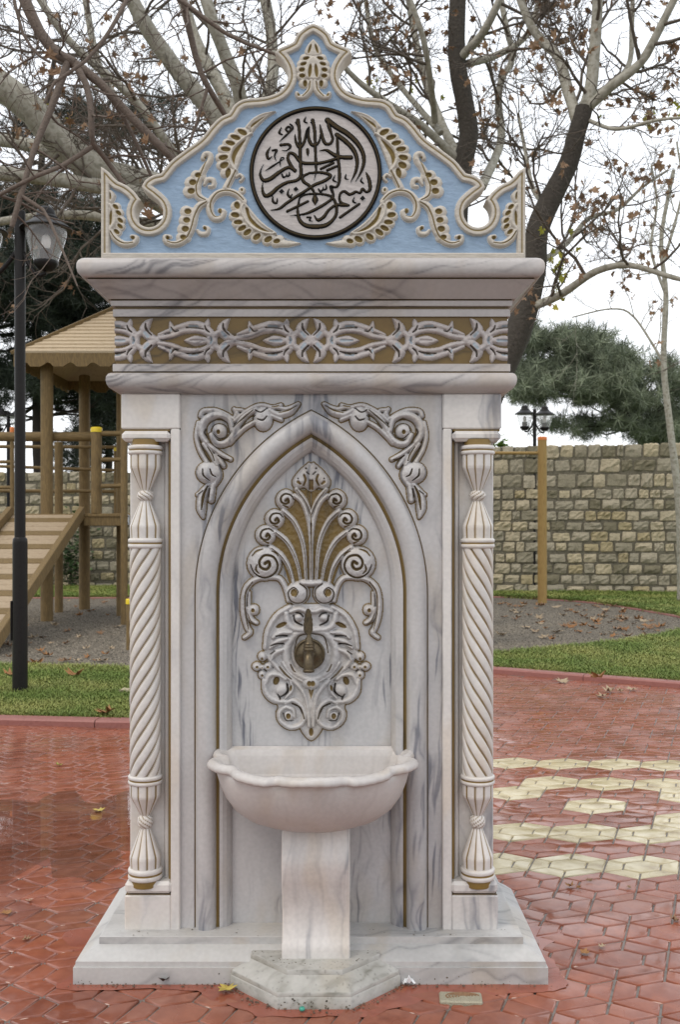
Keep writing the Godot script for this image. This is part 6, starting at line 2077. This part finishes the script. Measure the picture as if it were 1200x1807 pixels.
func pine_tree(label: String, d: float, trunk: Array, r0: float, r1: float, zones: Array, seed_: int, dark: Color, light: Color) -> void:
	# zones: [x, y, half width, half height, clumps, clump radius, depth spread] in photograph pixels
	var rr := RandomNumberGenerator.new()
	rr.seed = seed_
	var t := thing("pine_tree", label, "tree")
	var k := d / FOCAL
	var mb := MB.new()
	var line := curve3(px_path(trunk, d), 0.3)
	tube(mb, line, r0 * k, r1 * k, 12, Color(1, 1, 1), 0.06)
	put(mb.mesh(), "trunk", mats.pine_bark, t)
	var arms := MB.new()
	var spots := []
	for z in zones:
		for c in z[4]:
			var a := rr.randf() * TAU
			var q := sqrt(rr.randf())
			var ctr := at_depth(z[0] + cos(a) * q * z[2], z[1] + sin(a) * q * z[3], d + rr.randf_range(-1, 1) * z[6])
			var rad: float = z[5] * rr.randf_range(0.6, 1.25)
			# the branch that carries this clump
			var best := line[0]
			for p in line:
				if p.distance_to(ctr) + maxf(0.0, p.y - ctr.y) * 0.8 < best.distance_to(ctr) + maxf(0.0, best.y - ctr.y) * 0.8: best = p
			tube(arms, curve3([best, best.lerp(ctr, 0.5) + Vector3(rr.randf_range(-0.2, 0.2), rr.randf_range(-0.35, 0.1), rr.randf_range(-0.2, 0.2)), ctr], 0.4), 0.035, 0.012, 4, Color(1, 1, 1), 0.0, false)
			for i in int(46 * rad / 0.6):
				var v := Vector3(rr.randfn(), rr.randfn() * 0.5, rr.randfn()) * rad * 0.55
				spots.append(ctr + v)
	put(arms.mesh(), "branches", mats.pine_bark, t).set_meta("kind", "stuff")
	foliage(t, "needles", tuft_mesh(seed_, 26, 0.26, 0.016, 0.8), spots, 0.7, 1.3, dark, light, mats.needle, rr)
func leafy_plant(called: String, label: String, category: String, base: Vector3, stems: Array, n: int, size: float, dark: Color, light: Color, seed_: int, spread: float) -> void:
	# stems: end points relative to the base; leaves strewn round them
	var rr := RandomNumberGenerator.new()
	rr.seed = seed_
	var t := thing(called, label, category, base)
	var spots := []
	for s in stems:
		var mb := MB.new()
		var line := curve3([Vector3.ZERO, s * 0.5 + Vector3(rr.randf_range(-0.08, 0.08), 0, 0.04), s], 0.1)
		tube(mb, line, 0.014, 0.005, 5)
		put(mb.mesh(), "stem", mats.twig, t)
		for i in n:
			var f := lerpf(0.15, 1.05, rr.randf())
			spots.append((s as Vector3) * f + Vector3(rr.randfn() * spread, rr.randfn() * spread, rr.randfn() * spread * 0.6))
	foliage(t, "foliage", leaf_mesh(seed_, 0.4), spots, size * 0.7, size * 1.3, dark, light, mats.leaf, rr)
func build_trees() -> void:
	plane_tree("bare plane tree with dark leaning trunk and pale forked limbs behind the cornice", 11.0,
		[[800, 1146], [812, 1000], [834, 800], [860, 705], [888, 645], [922, 565], [942, 480], [948, 410], [972, 352], [1003, 290], [1020, 230], [1032, 190]], 34, 15, [
		[[[1030, 200], [1044, 150], [1052, 60], [1060, -80]], 12, 8], [[[1020, 215], [1003, 160, 0.2], [985, 100, 0.3], [955, 70, 0.4], [930, 30, 0.4], [900, -60, 0.4]], 11, 6],
		[[[1033, 195], [1080, 152, -0.2], [1130, 112, -0.3], [1160, 60, -0.4], [1195, -10, -0.5], [1230, -80, -0.5]], 9, 5], [[[1050, 168], [1108, 120, 0.3], [1116, 40, 0.4], [1118, -60, 0.5]], 6, 3.5],
		[[[932, 545], [990, 520, -0.3], [1050, 480, -0.6], [1110, 468, -0.8], [1190, 490, -1.0], [1260, 505, -1.2]], 8, 3], [[[945, 470], [1000, 430, 0.4], [1040, 385, 0.6], [1090, 370, 0.8], [1135, 330, 1.0], [1180, 300, 1.0]], 6, 2],
		[[[1038, 212], [1090, 228, -0.5], [1160, 212, -0.8], [1240, 205, -1.0]], 4, 2], [[[965, 365], [940, 330, 0.5], [930, 280, 0.8], [915, 200, 1.0]], 6, 2.5]],
		911, 10, 3, 300, [[985, 478, 9, 22, 26], [1150, 190, 40, 14, 10], [1000, 420, 20, 30, 5]], 0.95)
	plane_tree("plane tree with a straight dark trunk and crooked limbs rising behind the blue pediment", 13.0,
		[[806, 1108], [804, 700], [808, 380], [818, 290], [828, 235], [818, 170], [806, 90], [812, -80]], 24, 14, [
		[[[816, 160], [808, 112], [850, 62, -0.3], [880, 4, -0.5], [905, -60, -0.5]], 9, 5], [[[826, 112], [880, 96, 0.3], [930, 62, 0.4], [952, 0, 0.5], [965, -60, 0.5]], 7, 4], [[[806, 280], [745, 222, -0.2], [700, 192, -0.3], [640, 150, -0.4], [600, 110, -0.5]], 8, 4],
		[[[850, 330], [884, 250, 1.0], [880, 180, 1.2], [886, 140, 1.2], [905, 100, 1.3], [892, 40, 1.3], [876, -60, 1.3]], 9, 5], [[[812, 285], [772, 200, 1.0], [742, 110, 1.3], [722, 0, 1.5], [715, -60, 1.5]], 9, 6], [[[768, 215], [758, 130, -0.6], [742, 50, -0.9], [700, -60, -1.0]], 6, 4], [[[778, 235], [690, 130, 0.8], [655, 60, 1.0], [640, -60, 1.0]], 6, 4]],
		921, 8, 3, 230, [[655, 155, 10, 6, 8], [740, 130, 40, 40, 5]], 1.0)
	plane_tree("broad plane tree with thick mottled pale limbs spreading above the playground tower", 13.5,
		[[440, 1102], [436, 700], [432, 480], [424, 380], [418, 320]], 34, 22, [
		[[[420, 330], [388, 222], [305, 115, -0.2], [245, 25, -0.4], [205, -70, -0.5]], 18, 12], [[[424, 330], [408, 200, 0.5], [345, 70, 0.8], [305, -60, 1.0]], 15, 9], [[[424, 330], [425, 180, -0.8], [398, 100, -1.0], [372, 30, -1.2], [345, -70, -1.2]], 14, 9],
		[[[430, 340], [478, 150, 0.8], [480, 80, 1.0], [472, 20, 1.0], [450, -70, 1.0]], 13, 10], [[[430, 440], [300, 345, -0.5], [180, 305, -1.0], [105, 250, -1.2], [45, 185, -1.4], [-60, 110, -1.6]], 28, 22], [[[432, 460], [300, 370, 0.4], [170, 300, 0.8], [60, 258, 1.0], [-60, 240, 1.2]], 16, 12], [[[430, 480], [280, 360, -0.8], [120, 320, -1.2], [-60, 300, -1.4]], 14, 11],
		[[[425, 360], [260, 240, 1.0], [180, 130, 1.2], [150, 0, 1.3], [140, -60, 1.3]], 9, 6], [[[430, 400], [330, 300, -1.5], [240, 180, -2.0], [120, 70, -2.3], [40, -50, -2.5]], 8, 5], [[[425, 420], [200, 385, 1.0], [90, 380, 1.0], [-60, 400, 1.2]], 11, 7]],
		931, 8, 3, 240, [[110, 190, 60, 40, 4]], 1.05)
	plane_tree("brown plane tree leaning in from beside the plaza, its twiggy branches over the lamp", 4.7, [], 24, 10, [
		[[[30, -30], [70, 58], [105, 98], [132, 112]], 11, 9], [[[130, 112], [175, 146], [232, 208], [305, 282], [335, 330, 0.2]], 8.5, 6], [[[130, 112], [152, 150, -0.05], [160, 200, -0.1], [163, 252, -0.1], [185, 280], [218, 325]], 6.5, 4], [[[148, 118], [200, 180, 0.1], [232, 235, 0.15], [266, 310, 0.2]], 4.5, 3.2],
		[[[120, 108], [86, 200, -0.1], [60, 262, -0.15], [36, 345, -0.2], [20, 400, -0.2]], 7, 4], [[[228, -10], [192, 56, -0.1], [150, 108, -0.15], [95, 146, -0.2], [78, 182, -0.2]], 4, 2.5], [[[163, 258], [110, 292, -0.1], [60, 312, -0.2], [-10, 348, -0.2]], 4.5, 3],
		[[[318, -20, 0.4], [345, 100, 0.5], [366, 152, 0.5], [398, 205, 0.6], [430, 270, 0.7]], 7, 5], [[[305, -10, 0.3], [400, 60, 0.3], [460, 86, 0.3], [492, 98, 0.3]], 5, 2.5], [[[366, 155, 0.5], [345, 222, 0.5], [328, 268, 0.5]], 3.5, 2], [[[36, 345, -0.2], [75, 370, -0.2], [100, 420, -0.25], [136, 505, -0.3]], 3.5, 1.2], [[[20, -20, -0.1], [40, 60, -0.1], [70, 100, -0.1], [88, 110, -0.1]], 3, 2], [[[0, 345, -0.2], [40, 360], [90, 385], [130, 395]], 3, 1.2]],
		941, 8, 2, 9, [], 0.32, mats.bark_brown,
		[Vector3(-3.0, -0.05, -2.6), Vector3(-2.9, 1.4, -2.5), Vector3(-2.7, 2.8, -2.3), Vector3(-2.2, 3.7, -1.9), at_depth(-90, -150, 4.75), at_depth(-10, -75, 4.7), at_depth(34, -24, 4.7)])
	plane_tree("slender pale young tree in front of the limestone wall", 17.0,
		[[1204, 1066], [1200, 900], [1184, 760], [1172, 640], [1176, 520], [1168, 420], [1190, 300]], 8, 3, [[[[1176, 520], [1150, 440], [1160, 360], [1150, 290]], 3, 1.5], [[[1172, 640], [1120, 560, 0.4], [1080, 545, 0.5], [1010, 560, 0.6]], 2.5, 1.2], [[[1172, 460], [1190, 400], [1205, 330], [1195, 250]], 3, 1.5]],
		951, 9, 2, 40, [], 0.8, mats.bark_pale)
	pine_tree("tall dark pine tree with a slim black trunk behind the playground tower", 23.5, [[72, 1030], [70, 900], [66, 780], [64, 620], [66, 480], [70, 330], [80, 200], [100, 80]], 11, 4,
		[[70, 560, 200, 130, 62, 0.75, 1.6], [120, 460, 170, 60, 26, 0.75, 1.6], [60, 300, 170, 130, 26, 0.65, 2.0], [170, 705, 60, 40, 8, 0.5, 1.0], [0, 700, 60, 50, 7, 0.5, 1.0], [150, 660, 90, 50, 14, 0.6, 1.2], [230, 200, 90, 90, 5, 0.5, 2.0]], 961, Color(0.012, 0.020, 0.012), Color(0.035, 0.052, 0.028))
	pine_tree("rounded grey green pine leaning over the cream limestone wall", 27.0, [[1150, 1010], [1140, 800], [1112, 740], [1076, 700], [1052, 662], [1030, 630]], 15, 6,
		[[1015, 645, 95, 60, 34, 0.5, 1.6], [1100, 680, 90, 40, 14, 0.5, 1.5], [990, 600, 70, 28, 9, 0.42, 1.0], [940, 680, 36, 34, 10, 0.6, 1.0], [1140, 690, 80, 64, 20, 0.6, 1.6], [1190, 760, 60, 30, 10, 0.7, 1.0], [1050, 745, 80, 16, 7, 0.4, 1.2], [930, 620, 30, 30, 5, 0.5, 1.0]], 971, Color(0.09, 0.115, 0.07), Color(0.28, 0.32, 0.21))
	pine_tree("small dark pine seen between the tower posts beyond the grey wall", 30.0, [[190, 1010], [192, 800], [196, 700], [200, 620]], 8, 4, [[195, 720, 45, 60, 16, 0.7, 1.0], [150, 800, 60, 30, 6, 0.6, 1.0]], 981, Color(0.012, 0.020, 0.012), Color(0.035, 0.05, 0.028))
	var sb := on_ground(128, 1038)
	leafy_plant("climbing_shrub", "green leafy shrub climbing the grey wall beneath the tower deck", "shrub", Vector3(sb.x, 0, -18.3), [Vector3(0.05, 1.5, 0), Vector3(-0.35, 1.1, 0.05), Vector3(0.3, 1.3, 0), Vector3(-0.1, 0.8, 0.1), Vector3(0.25, 0.7, 0.1)], 130, 0.09, Color(0.025, 0.05, 0.018), Color(0.09, 0.15, 0.05), 991, 0.13)
	var fg := at_depth(884, 800, 20.0)
	leafy_plant("fig_sprig", "small bright green sprig growing on top of the limestone wall", "plant", Vector3(fg.x, 2.78, -17.35), [Vector3(0.1, 0.15, 0), Vector3(-0.1, 0.2, 0), Vector3(0.22, 0.08, 0)], 14, 0.16, Color(0.10, 0.18, 0.03), Color(0.2, 0.3, 0.06), 992, 0.08)
func tree_materials() -> void:
	mats.bark = speckled([Color(0.026, 0.021, 0.017), Color(0.062, 0.052, 0.041), Color(0.04, 0.033, 0.026), Color(0.10, 0.09, 0.068)], 0.018, 401, 0.9, 0.9, 1.0)
	mats.bark_pale = speckled([Color(0.10, 0.088, 0.065), Color(0.30, 0.275, 0.22), Color(0.42, 0.40, 0.34), Color(0.22, 0.205, 0.155), Color(0.38, 0.36, 0.30)], 0.016, 403, 1.1, 0.85, 0.5)
	mats.bark_brown = speckled([Color(0.06, 0.042, 0.032), Color(0.14, 0.105, 0.082), Color(0.09, 0.065, 0.052)], 0.03, 405, 0.4, 0.8, 0.3)
	mats.twig = speckled([Color(0.08, 0.06, 0.045), Color(0.15, 0.125, 0.10)], 0.03, 407, 0.8, 0.85)
	mats.pine_bark = speckled([Color(0.02, 0.016, 0.013), Color(0.05, 0.04, 0.03)], 0.03, 409, 0.8, 0.95)
	mats.leaf = plain(Color(1, 1, 1), 0.75)
	mats.leaf.cull_mode = BaseMaterial3D.CULL_DISABLED
	mats.leaf.backlight_enabled = true
	mats.leaf.backlight = Color(0.6, 0.6, 0.6)
	mats.needle = plain(Color(1, 1, 1), 0.7)
	mats.needle.cull_mode = BaseMaterial3D.CULL_DISABLED

func _ready() -> void:
	rng.seed = 7
	var cam := Camera3D.new()
	cam.name = "camera"
	cam.projection = Camera3D.PROJECTION_FRUSTUM
	cam.near = 0.05
	cam.far = 600.0
	cam.size = 2.0 * 0.05 * 903.5 / FOCAL
	cam.frustum_offset = Vector2(0, 0.05 * (HORIZON - 903.5) / FOCAL)
	cam.position = EYE
	var lens := CameraAttributesPhysical.new()
	lens.frustum_focal_length = 24.0
	lens.frustum_focus_distance = 3.0
	lens.exposure_aperture = 6.3
	cam.attributes = lens
	add_child(cam)
	cam.current = true
	var env := Environment.new()
	env.background_mode = Environment.BG_SKY
	var sm := ProceduralSkyMaterial.new()
	sm.sky_top_color = Color(0.93, 0.95, 0.98)
	sm.sky_horizon_color = Color(0.97, 0.975, 0.98)
	sm.sky_curve = 0.2
	sm.sky_energy_multiplier = 1.25
	sm.ground_bottom_color = Color(0.25, 0.22, 0.2)
	sm.ground_horizon_color = Color(0.6, 0.6, 0.6)
	sm.sun_angle_max = 1.0
	var sky := Sky.new()
	sky.sky_material = sm
	env.sky = sky
	env.tonemap_mode = Environment.TONE_MAPPER_LINEAR
	env.tonemap_exposure = 0.92
	env.sdfgi_enabled = true
	env.ssao_enabled = true
	env.ssil_enabled = true
	var we := WorldEnvironment.new()
	we.environment = env
	add_child(we)
	var sun := DirectionalLight3D.new()
	sun.name = "overcast_sun"
	sun.light_energy = 0.5
	sun.light_angular_distance = 25.0
	sun.light_color = Color(1.0, 0.97, 0.93)
	sun.shadow_enabled = true
	sun.look_at_from_position(Vector3(-3.2, 7, 3.2), Vector3.ZERO)
	add_child(sun)
	make_materials()
	build_fountain()
	ground_materials()
	build_ground()
	grass_and_pebbles()
	park_materials()
	build_park()
	fallen_leaves()
	tree_materials()
	build_trees()
